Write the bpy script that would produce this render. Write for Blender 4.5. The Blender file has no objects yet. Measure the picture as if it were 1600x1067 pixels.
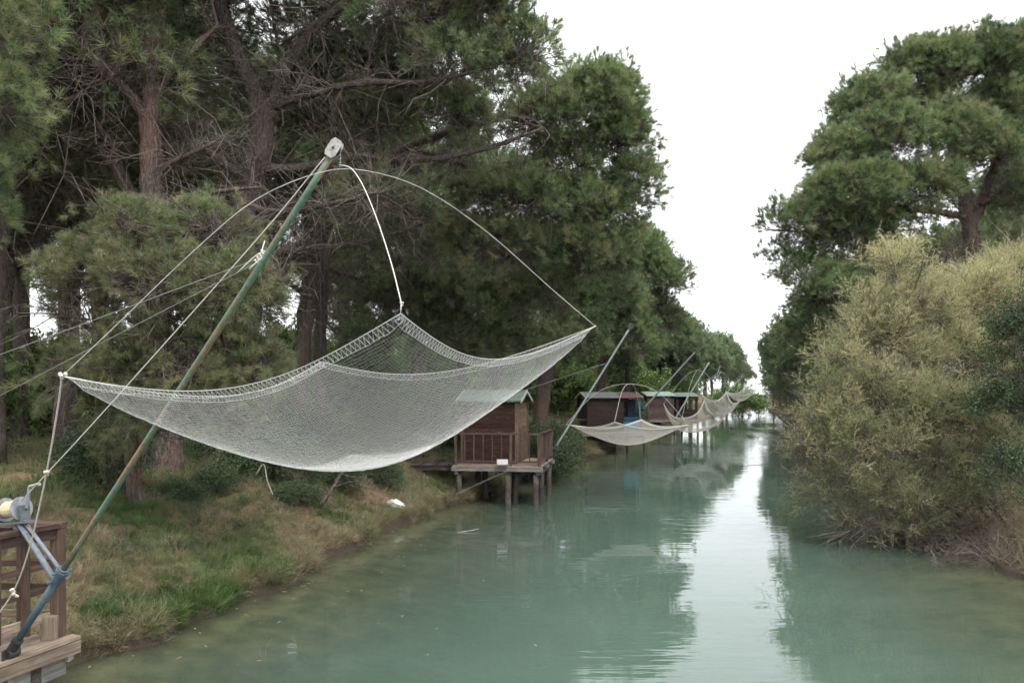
import bpy, math, random
import numpy as np
from mathutils import Vector, Matrix, Quaternion

random.seed(7)
RNG = np.random.default_rng(7)
SC = bpy.context.scene
COL = SC.collection

# ------------------------------------------------------------------ camera
EYE = 3.3            # eye height above the water (camera stands on a foot bridge)
FPX = 1244.0         # focal length in photo pixels (28 mm on 36 mm)
HOR = 611.0          # horizon row of the photo
cam_d = bpy.data.cameras.new('camera')
cam_d.lens = 28.0
cam_d.sensor_width = 36.0
cam_d.shift_y = (HOR - 533.5) / 1600.0
cam_d.clip_start = 0.1
cam_d.clip_end = 3000.0
cam = bpy.data.objects.new('camera', cam_d)
cam.location = (0, 0, EYE)
cam.rotation_euler = (math.radians(90), 0, 0)
COL.objects.link(cam)
SC.camera = cam


def W(px, py, d):
    """a place at distance d (m) ahead, seen at the photo pixel px, py"""
    return np.array([(px - 800.0) * d / FPX, d, EYE + (HOR - py) * d / FPX])


# ------------------------------------------------------------------ sky, sun, exposure
world = bpy.data.worlds.new('World')
SC.world = world
world.use_nodes = True
wn = world.node_tree
for n in list(wn.nodes):
    wn.nodes.remove(n)
SUN_EL, SUN_AZ = math.radians(58), math.radians(150)
sky = wn.nodes.new('ShaderNodeTexSky')
sky.sky_type = 'NISHITA'
sky.sun_disc = False
sky.sun_elevation = SUN_EL
sky.sun_rotation = SUN_AZ
sky.dust_density = 6.0
sky.air_density = 1.0
hs = wn.nodes.new('ShaderNodeHueSaturation')
hs.inputs['Saturation'].default_value = 0.12
mixw = wn.nodes.new('ShaderNodeMix')
mixw.data_type = 'RGBA'
mixw.inputs[0].default_value = 0.72       # closed cloud cover evens the sky out
mixw.inputs[7].default_value = (16.6, 17.0, 17.4, 1)
bg = wn.nodes.new('ShaderNodeBackground')
bg.inputs['Strength'].default_value = 0.1
wo = wn.nodes.new('ShaderNodeOutputWorld')
wn.links.new(sky.outputs[0], hs.inputs['Color'])
wn.links.new(hs.outputs[0], mixw.inputs[6])
wn.links.new(mixw.outputs[2], bg.inputs['Color'])
wn.links.new(bg.outputs[0], wo.inputs[0])

sun_d = bpy.data.lights.new('sun', 'SUN')
sun_d.energy = 1.5
sun_d.angle = math.radians(14)
sun_d.color = (1.0, 0.98, 0.95)
sun = bpy.data.objects.new('sun', sun_d)
sdir = Vector((math.sin(SUN_AZ) * math.cos(SUN_EL), math.cos(SUN_AZ) * math.cos(SUN_EL), math.sin(SUN_EL)))
sun.rotation_euler = sdir.to_track_quat('Z', 'Y').to_euler()
sun.location = (0, 0, 40)
COL.objects.link(sun)

SC.view_settings.view_transform = 'Standard'
SC.view_settings.look = 'None'
SC.view_settings.gamma = 1.0
SC.view_settings.use_curve_mapping = False
SC.view_settings.exposure = 0.72
SC.render.engine = 'CYCLES'
cy = SC.cycles
cy.max_bounces = 6
cy.diffuse_bounces = 3
cy.glossy_bounces = 3
cy.transmission_bounces = 4
cy.transparent_max_bounces = 8
cy.caustics_reflective = False
cy.caustics_refractive = False
cy.use_adaptive_sampling = True
cy.adaptive_threshold = 0.035
cy.adaptive_min_samples = 16
cy.use_denoising = True
cy.debug_use_spatial_splits = True
cy.use_light_tree = False
cy.sample_clamp_indirect = 6.0
SC.render.film_transparent = False


# ------------------------------------------------------------------ helpers: materials
def new_mat(name):
    m = bpy.data.materials.new(name)
    m.use_nodes = True
    nt = m.node_tree
    for n in list(nt.nodes):
        nt.nodes.remove(n)
    out = nt.nodes.new('ShaderNodeOutputMaterial')
    return m, nt, out


def N(nt, typ, **kw):
    n = nt.nodes.new(typ)
    for k, v in kw.items():
        setattr(n, k, v)
    return n


def ramp(nt, stops, interp='LINEAR'):
    r = nt.nodes.new('ShaderNodeValToRGB')
    r.color_ramp.interpolation = interp
    el = r.color_ramp.elements
    while len(el) < len(stops):
        el.new(0.5)
    for e, (p, c) in zip(el, stops):
        e.position = p
        e.color = (c[0], c[1], c[2], 1)
    return r


def coords(nt, scale=(1, 1, 1), kind='Object'):
    t = nt.nodes.new('ShaderNodeTexCoord')
    m = nt.nodes.new('ShaderNodeMapping')
    m.inputs['Scale'].default_value = scale
    nt.links.new(t.outputs[kind], m.inputs[0])
    return m.outputs[0]


def geo_coords(nt, scale=(1, 1, 1)):
    t = nt.nodes.new('ShaderNodeNewGeometry')
    m = nt.nodes.new('ShaderNodeMapping')
    m.inputs['Scale'].default_value = scale
    nt.links.new(t.outputs['Position'], m.inputs[0])
    return m.outputs[0]


def noise(nt, vec, scale, detail=4, rough=0.55, dist=0.0):
    n = nt.nodes.new('ShaderNodeTexNoise')
    n.inputs['Scale'].default_value = scale
    n.inputs['Detail'].default_value = detail
    n.inputs['Roughness'].default_value = rough
    n.inputs['Distortion'].default_value = dist
    if vec is not None:
        nt.links.new(vec, n.inputs['Vector'])
    return n.outputs['Fac']


def mixc(nt, fac, a, b, blend='MIX'):
    m = nt.nodes.new('ShaderNodeMix')
    m.data_type = 'RGBA'
    m.blend_type = blend
    for sock, v in ((m.inputs[0], fac), (m.inputs[6], a), (m.inputs[7], b)):
        if isinstance(v, (int, float)):
            sock.default_value = v
        elif isinstance(v, tuple):
            sock.default_value = (v[0], v[1], v[2], 1)
        else:
            nt.links.new(v, sock)
    return m.outputs[2]


def math_n(nt, op, a, b=None, clamp=False):
    m = nt.nodes.new('ShaderNodeMath')
    m.operation = op
    m.use_clamp = clamp
    for i, v in enumerate((a, b)):
        if v is None:
            continue
        if isinstance(v, (int, float)):
            m.inputs[i].default_value = v
        else:
            nt.links.new(v, m.inputs[i])
    return m.outputs[0]


def maprange(nt, v, a, b, c=0.0, d=1.0):
    m = nt.nodes.new('ShaderNodeMapRange')
    m.inputs[1].default_value = a
    m.inputs[2].default_value = b
    m.inputs[3].default_value = c
    m.inputs[4].default_value = d
    nt.links.new(v, m.inputs[0])
    return m.outputs[0]


def bump(nt, h, strength, dist):
    b = nt.nodes.new('ShaderNodeBump')
    b.inputs['Strength'].default_value = strength
    b.inputs['Distance'].default_value = dist
    nt.links.new(h, b.inputs['Height'])
    return b.outputs[0]


def principled(nt, out, color=None, rough=0.8, normal=None, metallic=0.0, spec=0.3):
    p = nt.nodes.new('ShaderNodeBsdfPrincipled')
    if color is not None:
        if isinstance(color, tuple):
            p.inputs['Base Color'].default_value = (color[0], color[1], color[2], 1)
        else:
            nt.links.new(color, p.inputs['Base Color'])
    if isinstance(rough, (int, float)):
        p.inputs['Roughness'].default_value = rough
    else:
        nt.links.new(rough, p.inputs['Roughness'])
    p.inputs['Metallic'].default_value = metallic
    p.inputs['Specular IOR Level'].default_value = spec
    if normal is not None:
        nt.links.new(normal, p.inputs['Normal'])
    nt.links.new(p.outputs[0], out.inputs[0])
    return p


def mat_wood(name, dark, mid, light, grain=1.0, peel=None, rough=0.85):
    """boards: local x runs along the grain; every board gets its own shift"""
    m, nt, out = new_mat(name)
    oi = N(nt, 'ShaderNodeObjectInfo')
    tc = N(nt, 'ShaderNodeTexCoord')
    add = N(nt, 'ShaderNodeVectorMath', operation='ADD')
    comb = N(nt, 'ShaderNodeCombineXYZ')
    r50 = math_n(nt, 'MULTIPLY', oi.outputs['Random'], 57.0)
    for i in range(3):
        nt.links.new(r50, comb.inputs[i])
    nt.links.new(tc.outputs['Object'], add.inputs[0])
    nt.links.new(comb.outputs[0], add.inputs[1])
    mp = N(nt, 'ShaderNodeMapping')
    mp.inputs['Scale'].default_value = (1.6 * grain, 26 * grain, 26 * grain)
    nt.links.new(add.outputs[0], mp.inputs[0])
    g = noise(nt, mp.outputs[0], 1.6, 6, 0.6, 0.4)
    big = noise(nt, add.outputs[0], 3.2, 3)
    c = ramp(nt, [(0.28, dark), (0.5, mid), (0.74, light)])
    nt.links.new(g, c.inputs[0])
    col = mixc(nt, math_n(nt, 'MULTIPLY', maprange(nt, big, 0.35, 0.7), 0.55), c.outputs[0], dark)
    val = maprange(nt, oi.outputs['Random'], 0, 1, 0.72, 1.2)
    hsv = N(nt, 'ShaderNodeHueSaturation')
    nt.links.new(val, hsv.inputs['Value'])
    nt.links.new(col, hsv.inputs['Color'])
    col = hsv.outputs[0]
    if peel:
        mp2 = N(nt, 'ShaderNodeMapping')
        mp2.inputs['Scale'].default_value = (1.1, 9, 9)
        nt.links.new(add.outputs[0], mp2.inputs[0])
        pn = noise(nt, mp2.outputs[0], 1.7, 5, 0.65)
        thr = peel[1]
        col = mixc(nt, maprange(nt, pn, thr, thr + 0.04), col, peel[0])
    nb = bump(nt, g, 0.5, 0.006)
    principled(nt, out, col, rough, nb, spec=0.2)
    return m


def mat_foliage(name, a, b, c, brown=None, transl=0.3):
    """leaf stuff: colour set by the instance's own tint, 0..1"""
    m, nt, out = new_mat(name)
    at = N(nt, 'ShaderNodeAttribute', attribute_type='INSTANCER', attribute_name='tint')
    vr = N(nt, 'ShaderNodeAttribute', attribute_type='GEOMETRY', attribute_name='sprigvar')
    stops = [(0.0, a), (0.5, b), (1.0, c)]
    r = ramp(nt, stops)
    nt.links.new(math_n(nt, 'ADD', at.outputs['Fac'], vr.outputs['Fac']), r.inputs[0])
    col = r.outputs[0]
    if brown:
        a2 = N(nt, 'ShaderNodeAttribute', attribute_type='INSTANCER', attribute_name='dry')
        col = mixc(nt, math_n(nt, 'ADD', a2.outputs['Fac'], math_n(nt, 'MULTIPLY', vr.outputs['Fac'], 0.8), True), col, brown)
    d = N(nt, 'ShaderNodeBsdfDiffuse')
    t = N(nt, 'ShaderNodeBsdfTranslucent')
    g = N(nt, 'ShaderNodeBsdfGlossy')
    g.inputs['Roughness'].default_value = 0.45
    g.inputs['Color'].default_value = (0.8, 0.85, 0.8, 1)
    nt.links.new(col, d.inputs[0])
    nt.links.new(col, t.inputs[0])
    mx = N(nt, 'ShaderNodeMixShader')
    mx.inputs[0].default_value = transl
    nt.links.new(d.outputs[0], mx.inputs[1])
    nt.links.new(t.outputs[0], mx.inputs[2])
    mx2 = N(nt, 'ShaderNodeMixShader')
    mx2.inputs[0].default_value = 0.035
    nt.links.new(mx.outputs[0], mx2.inputs[1])
    nt.links.new(g.outputs[0], mx2.inputs[2])
    nt.links.new(mx2.outputs[0], out.inputs[0])
    return m


def mat_bark(name, dark, mid, light, red):
    m, nt, out = new_mat(name)
    v = geo_coords(nt, (1, 1, 0.2))
    n0 = noise(nt, v, 3.0, 3)
    vor = N(nt, 'ShaderNodeTexVoronoi', feature='DISTANCE_TO_EDGE')
    vor.inputs['Scale'].default_value = 21.0
    dist = N(nt, 'ShaderNodeVectorMath', operation='ADD')
    nn = N(nt, 'ShaderNodeTexNoise')
    nn.inputs['Scale'].default_value = 5.0
    nt.links.new(v, nn.inputs['Vector'])
    sc = N(nt, 'ShaderNodeVectorMath', operation='SCALE')
    sc.inputs['Scale'].default_value = 0.2
    nt.links.new(nn.outputs['Color'], sc.inputs[0])
    nt.links.new(v, dist.inputs[0])
    nt.links.new(sc.outputs[0], dist.inputs[1])
    nt.links.new(dist.outputs[0], vor.inputs['Vector'])
    crack = maprange(nt, vor.outputs['Distance'], 0.0, 0.10, 0.45, 1.0)
    n1 = noise(nt, v, 22.0, 5, 0.7)
    c = ramp(nt, [(0.3, dark), (0.55, mid), (0.8, light)])
    nt.links.new(n1, c.inputs[0])
    col = mixc(nt, math_n(nt, 'MULTIPLY', maprange(nt, n0, 0.42, 0.62), 0.7), c.outputs[0], red)
    col = mixc(nt, crack, dark, col)
    h = math_n(nt, 'ADD', math_n(nt, 'MULTIPLY', crack, 1.0), math_n(nt, 'MULTIPLY', n1, 0.5))
    principled(nt, out, col, 0.95, bump(nt, h, 0.9, 0.03), spec=0.1)
    return m


def mat_plain(name, color, rough=0.6, metallic=0.0, var=0.25, scale=20.0, spec=0.3):
    m, nt, out = new_mat(name)
    v = coords(nt)
    n1 = noise(nt, v, scale, 4)
    dk = tuple(x * (1 - var) for x in color)
    lt = tuple(min(1, x * (1 + var)) for x in color)
    r = ramp(nt, [(0.3, dk), (0.7, lt)])
    nt.links.new(n1, r.inputs[0])
    principled(nt, out, r.outputs[0], rough, bump(nt, n1, 0.15, 0.004), metallic, spec)
    return m


def mat_paint_rust(name, paint, rust, amount, rough=0.5):
    m, nt, out = new_mat(name)
    v = coords(nt, (0.9, 8, 8))
    n1 = noise(nt, v, 2.6, 8, 0.75)
    v2 = coords(nt)
    n2 = noise(nt, v2, 30, 4)
    r = ramp(nt, [(0.3, tuple(x * 0.65 for x in rust)), (0.7, tuple(x * 1.3 for x in rust))])
    nt.links.new(n2, r.inputs[0])
    p = ramp(nt, [(0.25, tuple(x * 0.75 for x in paint)), (0.75, tuple(x * 1.25 for x in paint))])
    nt.links.new(n2, p.inputs[0])
    col = mixc(nt, maprange(nt, n1, amount - 0.02, amount + 0.03), p.outputs[0], r.outputs[0])
    principled(nt, out, col, rough, bump(nt, n2, 0.2, 0.003), 0.0, 0.4)
    return m


M = {}
M['deck'] = mat_wood('weathered_deck', (0.10, 0.075, 0.055), (0.24, 0.185, 0.14), (0.38, 0.32, 0.26))
M['rail'] = mat_wood('brown_rail', (0.045, 0.028, 0.022), (0.095, 0.06, 0.048), (0.17, 0.12, 0.1))
M['grey_wood'] = mat_wood('grey_wood', (0.11, 0.10, 0.09), (0.24, 0.23, 0.215), (0.38, 0.37, 0.35))
M['pile'] = mat_wood('pile_wood', (0.025, 0.021, 0.018), (0.07, 0.058, 0.05), (0.15, 0.13, 0.112))
M['hut'] = mat_wood('hut_wood', (0.020, 0.010, 0.0075), (0.040, 0.019, 0.0135), (0.064, 0.031, 0.022), peel=((0.20, 0.12, 0.075), 0.635))
M['hut_corner'] = mat_wood('hut_corner_wood', (0.055, 0.035, 0.023), (0.12, 0.076, 0.05), (0.20, 0.135, 0.092))
M['hut_dark'] = mat_wood('hut_dark_wood', (0.022, 0.014, 0.013), (0.042, 0.027, 0.025), (0.068, 0.047, 0.043))
M['hut_grey'] = mat_wood('hut_grey_wood', (0.05, 0.032, 0.03), (0.09, 0.06, 0.055), (0.14, 0.10, 0.095))
M['blue'] = mat_plain('blue_paint', (0.045, 0.15, 0.24), 0.5)
M['roof_green'] = mat_plain('green_roof_felt', (0.10, 0.13, 0.11), 0.8, var=0.3, scale=9)
M['roof_grey'] = mat_plain('grey_roof_felt', (0.095, 0.10, 0.10), 0.8, var=0.3, scale=9)
M['roof_red'] = mat_plain('red_roof_felt', (0.085, 0.038, 0.04), 0.8, var=0.3, scale=9)
M['roof_pale'] = mat_plain('pale_green_roof_sheet', (0.20, 0.25, 0.22), 0.55, var=0.15, scale=9)
M['fascia'] = mat_plain('pale_fascia', (0.30, 0.29, 0.26), 0.7)
M['net'] = mat_plain('white_net_cord', (0.54, 0.54, 0.52), 0.7, var=0.08)
M['net_far'] = mat_plain('cream_net_cord', (0.54, 0.51, 0.46), 0.7, var=0.08)
M['rope'] = mat_plain('off_white_rope', (0.56, 0.53, 0.48), 0.9, var=0.3, scale=120)
M['rope_pink'] = mat_plain('faded_rope', (0.50, 0.43, 0.40), 0.9, var=0.35, scale=120)
M['rope_yellow'] = mat_plain('cream_wound_rope', (0.52, 0.45, 0.30), 0.9, var=0.3, scale=120)
M['wire'] = mat_plain('steel_wire', (0.30, 0.30, 0.29), 0.5, 0.3)
M['rod'] = mat_plain('grey_rod', (0.36, 0.36, 0.35), 0.45)
M['blue_tube'] = mat_paint_rust('blue_grey_tube', (0.075, 0.11, 0.14), (0.10, 0.10, 0.09), 0.62)
M['strut'] = mat_paint_rust('pale_blue_tube', (0.15, 0.18, 0.21), (0.11, 0.09, 0.075), 0.60)
M['green_tube'] = mat_paint_rust('rusty_green_tube', (0.080, 0.145, 0.100), (0.165, 0.11, 0.065), 0.52)
M['grey_tube'] = mat_paint_rust('grey_green_tube', (0.19, 0.225, 0.21), (0.22, 0.16, 0.10), 0.68)
M['dark_tube'] = mat_paint_rust('dark_grey_tube', (0.10, 0.11, 0.12), (0.14, 0.10, 0.07), 0.66)
M['galv'] = mat_plain('galvanised_steel', (0.30, 0.31, 0.33), 0.42, 0.6, var=0.2)
M['white_plate'] = mat_plain('white_cord_wrap', (0.33, 0.32, 0.30), 0.8, var=0.35, scale=45)
M['white'] = mat_plain('white_plastic', (0.55, 0.56, 0.55), 0.5, var=0.08)
M['dark'] = mat_plain('dark_iron', (0.05, 0.05, 0.052), 0.6, 0.4)
M['stone'] = mat_plain('white_stone', (0.50, 0.49, 0.47), 0.9, var=0.3, scale=6)
M['bark'] = mat_bark('pine_bark', (0.05, 0.038, 0.033), (0.135, 0.108, 0.097), (0.24, 0.205, 0.19), (0.19, 0.115, 0.09))
M['bark_dark'] = mat_bark('dark_pine_bark', (0.04, 0.034, 0.030), (0.115, 0.098, 0.088), (0.21, 0.185, 0.17), (0.14, 0.105, 0.088))
M['twig'] = mat_plain('dead_twig', (0.15, 0.125, 0.108), 0.95, var=0.35, scale=9, spec=0.1)
M['twig_pale'] = mat_plain('bleached_branch', (0.26, 0.23, 0.20), 0.95, var=0.35, scale=9, spec=0.1)
M['needle'] = mat_foliage('pine_needle', (0.062, 0.098, 0.042), (0.150, 0.222, 0.092), (0.275, 0.365, 0.15), brown=(0.27, 0.21, 0.12), transl=0.38)
M['needle_far'] = mat_foliage('pine_needle_far', (0.075, 0.122, 0.058), (0.160, 0.235, 0.110), (0.26, 0.35, 0.165), brown=(0.23, 0.20, 0.125), transl=0.38)
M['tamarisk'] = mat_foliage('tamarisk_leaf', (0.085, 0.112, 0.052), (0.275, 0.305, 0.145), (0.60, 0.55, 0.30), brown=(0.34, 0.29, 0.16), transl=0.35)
M['leaf'] = mat_foliage('shrub_leaf', (0.025, 0.042, 0.022), (0.05, 0.08, 0.035), (0.10, 0.15, 0.05), transl=0.2)
M['leaf_bright'] = mat_foliage('bright_leaf', (0.07, 0.12, 0.03), (0.13, 0.20, 0.05), (0.2, 0.28, 0.08), transl=0.35)
M['grass'] = mat_foliage('grass_blade', (0.045, 0.085, 0.022), (0.085, 0.14, 0.038), (0.15, 0.19, 0.06), brown=(0.33, 0.245, 0.165))


# ------------------------------------------------------------------ helpers: objects
def tag(o, label=None, cat=None, group=None, kind=None):
    if label:
        o['label'] = label
    if cat:
        o['category'] = cat
    if group:
        o['group'] = group
    if kind:
        o['kind'] = kind
    return o


def empty(name, loc, rotz=0.0):
    o = bpy.data.objects.new(name, None)
    o.empty_display_size = 0.2
    o.location = loc
    o.rotation_euler = (0, 0, rotz)
    COL.objects.link(o)
    return o


def root_loc(o):
    v = Vector((0, 0, 0))
    while o is not None:
        v += o.location
        o = o.parent
    return v


class MB:
    """collects tubes, boxes and sheets in world space; build() links ONE mesh object"""

    def __init__(self):
        self.v, self.f, self.m, self.n = [], [], [], 0

    def add(self, verts, faces, mi=0):
        verts = np.asarray(verts, float)
        self.v.append(verts)
        for f in faces:
            self.f.append([i + self.n for i in f])
            self.m.append(mi)
        self.n += len(verts)

    def tube(self, pts, radii, sides=6, mi=0, cap=True):
        pts = np.asarray(pts, float)
        k = len(pts)
        radii = np.broadcast_to(np.asarray(radii, float), (k,))
        tang = np.gradient(pts, axis=0)
        tang /= np.linalg.norm(tang, axis=1)[:, None] + 1e-12
        ref = np.array([0, 0, 1.0]) if abs(tang[0][2]) < 0.9 else np.array([1.0, 0, 0])
        a = np.cross(tang, ref)
        nrm = np.linalg.norm(a, axis=1)[:, None]
        a = np.where(nrm > 1e-6, a / (nrm + 1e-12), np.array([[0, 1.0, 0]]))
        b = np.cross(tang, a)
        th = np.arange(sides) * 2 * math.pi / sides
        ring = (np.cos(th)[None, :, None] * a[:, None, :] + np.sin(th)[None, :, None] * b[:, None, :]) * radii[:, None, None]
        V = (pts[:, None, :] + ring).reshape(-1, 3)
        F = []
        for i in range(k - 1):
            for j in range(sides):
                j2 = (j + 1) % sides
                F.append((i * sides + j, i * sides + j2, (i + 1) * sides + j2, (i + 1) * sides + j))
        if cap:
            F.append(tuple(range(sides - 1, -1, -1)))
            F.append(tuple((k - 1) * sides + j for j in range(sides)))
        self.add(V, F, mi)
        return self

    def box(self, c, size, R=None, mi=0):
        s = np.array(size) / 2.0
        V = np.array([(x, y, z) for x in (-1, 1) for y in (-1, 1) for z in (-1, 1)], float) * s
        if R is not None:
            V = V @ np.array(R).T
        V += np.array(c)
        F = [(0, 1, 3, 2), (4, 6, 7, 5), (0, 4, 5, 1), (2, 3, 7, 6), (0, 2, 6, 4), (1, 5, 7, 3)]
        self.add(V, F, mi)
        return self

    def sphere(self, c, r, seg=8, rings=5, mi=0):
        V, F = [], []
        r = np.broadcast_to(np.asarray(r, float), (3,))
        for i in range(1, rings):
            t = math.pi * i / rings
            for j in range(seg):
                p = 2 * math.pi * j / seg
                V.append((math.sin(t) * math.cos(p), math.sin(t) * math.sin(p), math.cos(t)))
        top, bot = len(V), len(V) + 1
        V += [(0, 0, 1), (0, 0, -1)]
        for i in range(rings - 2):
            for j in range(seg):
                j2 = (j + 1) % seg
                F.append((i * seg + j, (i + 1) * seg + j, (i + 1) * seg + j2, i * seg + j2))
        for j in range(seg):
            j2 = (j + 1) % seg
            F.append((top, j, j2))
            F.append((bot, (rings - 2) * seg + j2, (rings - 2) * seg + j))
        self.add(np.array(V) * r + np.array(c), F, mi)
        return self

    def build(self, name, mats, parent=None, smooth=False, origin=None):
        V = np.concatenate(self.v) if self.v else np.zeros((0, 3))
        o = mesh_obj(name, V, self.f, mats, parent, smooth, origin)
        if len(set(self.m)) > 1:
            o.data.polygons.foreach_set('material_index', np.array(self.m, np.int32))
        return o


def mesh_obj(name, V, F, mats, parent=None, smooth=False, origin=None):
    base = np.array(root_loc(parent)) if parent is not None else np.zeros(3)
    V = np.asarray(V, float)
    org = np.array(origin, float) if origin is not None else base
    me = bpy.data.meshes.new(name)
    me.from_pydata((V - org).tolist(), [], [tuple(f) for f in F])
    for mt in (mats if isinstance(mats, (list, tuple)) else [mats]):
        me.materials.append(mt)
    if smooth:
        me.polygons.foreach_set('use_smooth', np.ones(len(me.polygons), bool))
    me.update()
    o = bpy.data.objects.new(name, me)
    COL.objects.link(o)
    o.parent = parent
    o.location = (org - base) if parent is not None else org
    return o


def board(name, p0, p1, w, h, mat, parent, up=(0, 0, 1), wob=0.004):
    """a plank from p0 to p1, w wide across, h thick along up; local x runs along it"""
    p0, p1 = np.asarray(p0, float), np.asarray(p1, float)
    d = p1 - p0
    L = np.linalg.norm(d)
    x = d / L
    u = np.asarray(up, float)
    y = np.cross(u, x)
    if np.linalg.norm(y) < 1e-4:
        y = np.cross((1.0, 0, 0), x)
    y /= np.linalg.norm(y)
    z = np.cross(x, y)
    R = Matrix((x.tolist(), y.tolist(), z.tolist())).transposed().to_4x4()
    V = np.array([(a * L / 2, b * w / 2, c * h / 2) for a in (-1, 1) for b in (-1, 1) for c in (-1, 1)], float)
    V += RNG.uniform(-wob, wob, V.shape)
    F = [(0, 1, 3, 2), (4, 6, 7, 5), (0, 4, 5, 1), (2, 3, 7, 6), (0, 2, 6, 4), (1, 5, 7, 3)]
    me = bpy.data.meshes.new(name)
    me.from_pydata(V.tolist(), [], F)
    me.materials.append(mat)
    o = bpy.data.objects.new(name, me)
    COL.objects.link(o)
    o.parent = parent
    base = root_loc(parent) if parent is not None else Vector((0, 0, 0))
    o.rotation_mode = 'QUATERNION'
    o.rotation_quaternion = R.to_quaternion()
    o.location = Vector(((p0 + p1) / 2).tolist()) - base
    return o


def curve_pts(ctrl, n=24):
    """smooth curve through control points (Catmull-Rom)"""
    P = np.asarray(ctrl, float)
    P = np.vstack([2 * P[0] - P[1], P, 2 * P[-1] - P[-2]])
    out = []
    segs = len(P) - 3
    per = max(2, n // segs)
    for i in range(segs):
        p0, p1, p2, p3 = P[i:i + 4]
        for t in np.linspace(0, 1, per, endpoint=False):
            out.append(0.5 * ((2 * p1) + (-p0 + p2) * t + (2 * p0 - 5 * p1 + 4 * p2 - p3) * t * t + (-p0 + 3 * p1 - 3 * p2 + p3) * t ** 3))
    out.append(P[-2])
    return np.array(out)


# ------------------------------------------------------------------ scatter node group (points + source sprigs live in the same mesh)
NFOL = 4      # leafy clumps per plant kind


def make_scatter_group(nk=6):
    g = bpy.data.node_groups.new('sprig_scatter', 'GeometryNodeTree')
    g.interface.new_socket('Geometry', in_out='INPUT', socket_type='NodeSocketGeometry')
    g.interface.new_socket('Geometry', in_out='OUTPUT', socket_type='NodeSocketGeometry')
    gi = g.nodes.new('NodeGroupInput')
    go = g.nodes.new('NodeGroupOutput')

    def attr(name, typ):
        a = g.nodes.new('GeometryNodeInputNamedAttribute')
        a.data_type = typ
        a.inputs[0].default_value = name
        return a.outputs[0]

    def eq(sock, val):
        c = g.nodes.new('FunctionNodeCompare')
        c.data_type = 'INT'
        c.operation = 'EQUAL'
        g.links.new(sock, c.inputs[2])
        c.inputs[3].default_value = val
        return c.outputs[0]

    pid = attr('pid', 'INT')
    kind = attr('sprig', 'INT')
    rot = attr('rot', 'FLOAT_VECTOR')
    scl = attr('scl', 'FLOAT')
    sp = g.nodes.new('GeometryNodeSeparateGeometry')
    sp.domain = 'POINT'
    g.links.new(gi.outputs[0], sp.inputs[0])
    g.links.new(eq(pid, -1), sp.inputs[1])
    join = g.nodes.new('GeometryNodeJoinGeometry')
    for k in range(nk):
        s = g.nodes.new('GeometryNodeSeparateGeometry')
        s.domain = 'POINT'
        g.links.new(gi.outputs[0], s.inputs[0])
        g.links.new(eq(pid, k), s.inputs[1])
        ip = g.nodes.new('GeometryNodeInstanceOnPoints')
        g.links.new(sp.outputs[0], ip.inputs['Points'])
        g.links.new(eq(kind, k), ip.inputs['Selection'])
        g.links.new(s.outputs[0], ip.inputs['Instance'])
        g.links.new(rot, ip.inputs['Rotation'])
        g.links.new(scl, ip.inputs['Scale'])
        g.links.new(ip.outputs[0], join.inputs[0])
    g.links.new(join.outputs[0], go.inputs[0])
    return g


SCATTER = make_scatter_group()


def dir_to_euler(D, roll):
    D = D / (np.linalg.norm(D, axis=1)[:, None] + 1e-9)
    b = -np.arcsin(np.clip(D[:, 2], -1, 1))
    c = np.arctan2(D[:, 1], D[:, 0])
    return np.stack([roll, b, c], 1)


def scatter_obj(name, protos, P, D, scl, sprig, tint, dry, mats, parent=None):
    """protos: list of (verts, faces, matidx per face); P, D: places and directions"""
    base = np.array(root_loc(parent)) if parent is not None else np.zeros(3)
    V, F, MI, pid, var = [], [], [], [], []
    off = 0
    for k, (pv, pf, pm, pvar) in enumerate(protos):
        var.append(pvar)
        V.append(pv)
        F += [tuple(i + off for i in f) for f in pf]
        MI += list(pm)
        pid += [k] * len(pv)
        off += len(pv)
    n = len(P)
    V.append(P - base)
    pid += [-1] * n
    V = np.concatenate(V)
    me = bpy.data.meshes.new(name)
    me.from_pydata(V.tolist(), [], F)
    for mt in mats:
        me.materials.append(mt)
    me.polygons.foreach_set('material_index', np.array(MI, np.int32))
    z = off

    def fa(nm, typ, arr, fill, width=1):
        a = me.attributes.new(nm, typ, 'POINT')
        full = np.full((z + n, width), fill, dtype=np.int32 if typ == 'INT' else np.float32)
        full[z:] = np.asarray(arr).reshape(n, width)
        a.data.foreach_set('vector' if width == 3 else 'value', full.ravel())

    a = me.attributes.new('sprigvar', 'FLOAT', 'POINT')
    a.data.foreach_set('value', np.concatenate(var + [np.zeros(n)]).astype(np.float32))
    a = me.attributes.new('pid', 'INT', 'POINT')
    a.data.foreach_set('value', np.array(pid, np.int32))
    fa('sprig', 'INT', sprig, -1)
    fa('rot', 'FLOAT_VECTOR', dir_to_euler(D, RNG.uniform(0, 6.283, n)), 0, 3)
    fa('scl', 'FLOAT', scl, 1)
    fa('tint', 'FLOAT', np.clip(tint, 0, 1), 0.5)
    fa('dry', 'FLOAT', np.clip(dry, 0, 1), 0)
    me.update()
    o = bpy.data.objects.new(name, me)
    COL.objects.link(o)
    o.parent = parent
    md = o.modifiers.new('scatter', 'NODES')
    md.node_group = SCATTER
    return o


# ------------------------------------------------------------------ sprig shapes (all grow along +x)
def unit(v):
    return v / (np.linalg.norm(v) + 1e-9)


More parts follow.
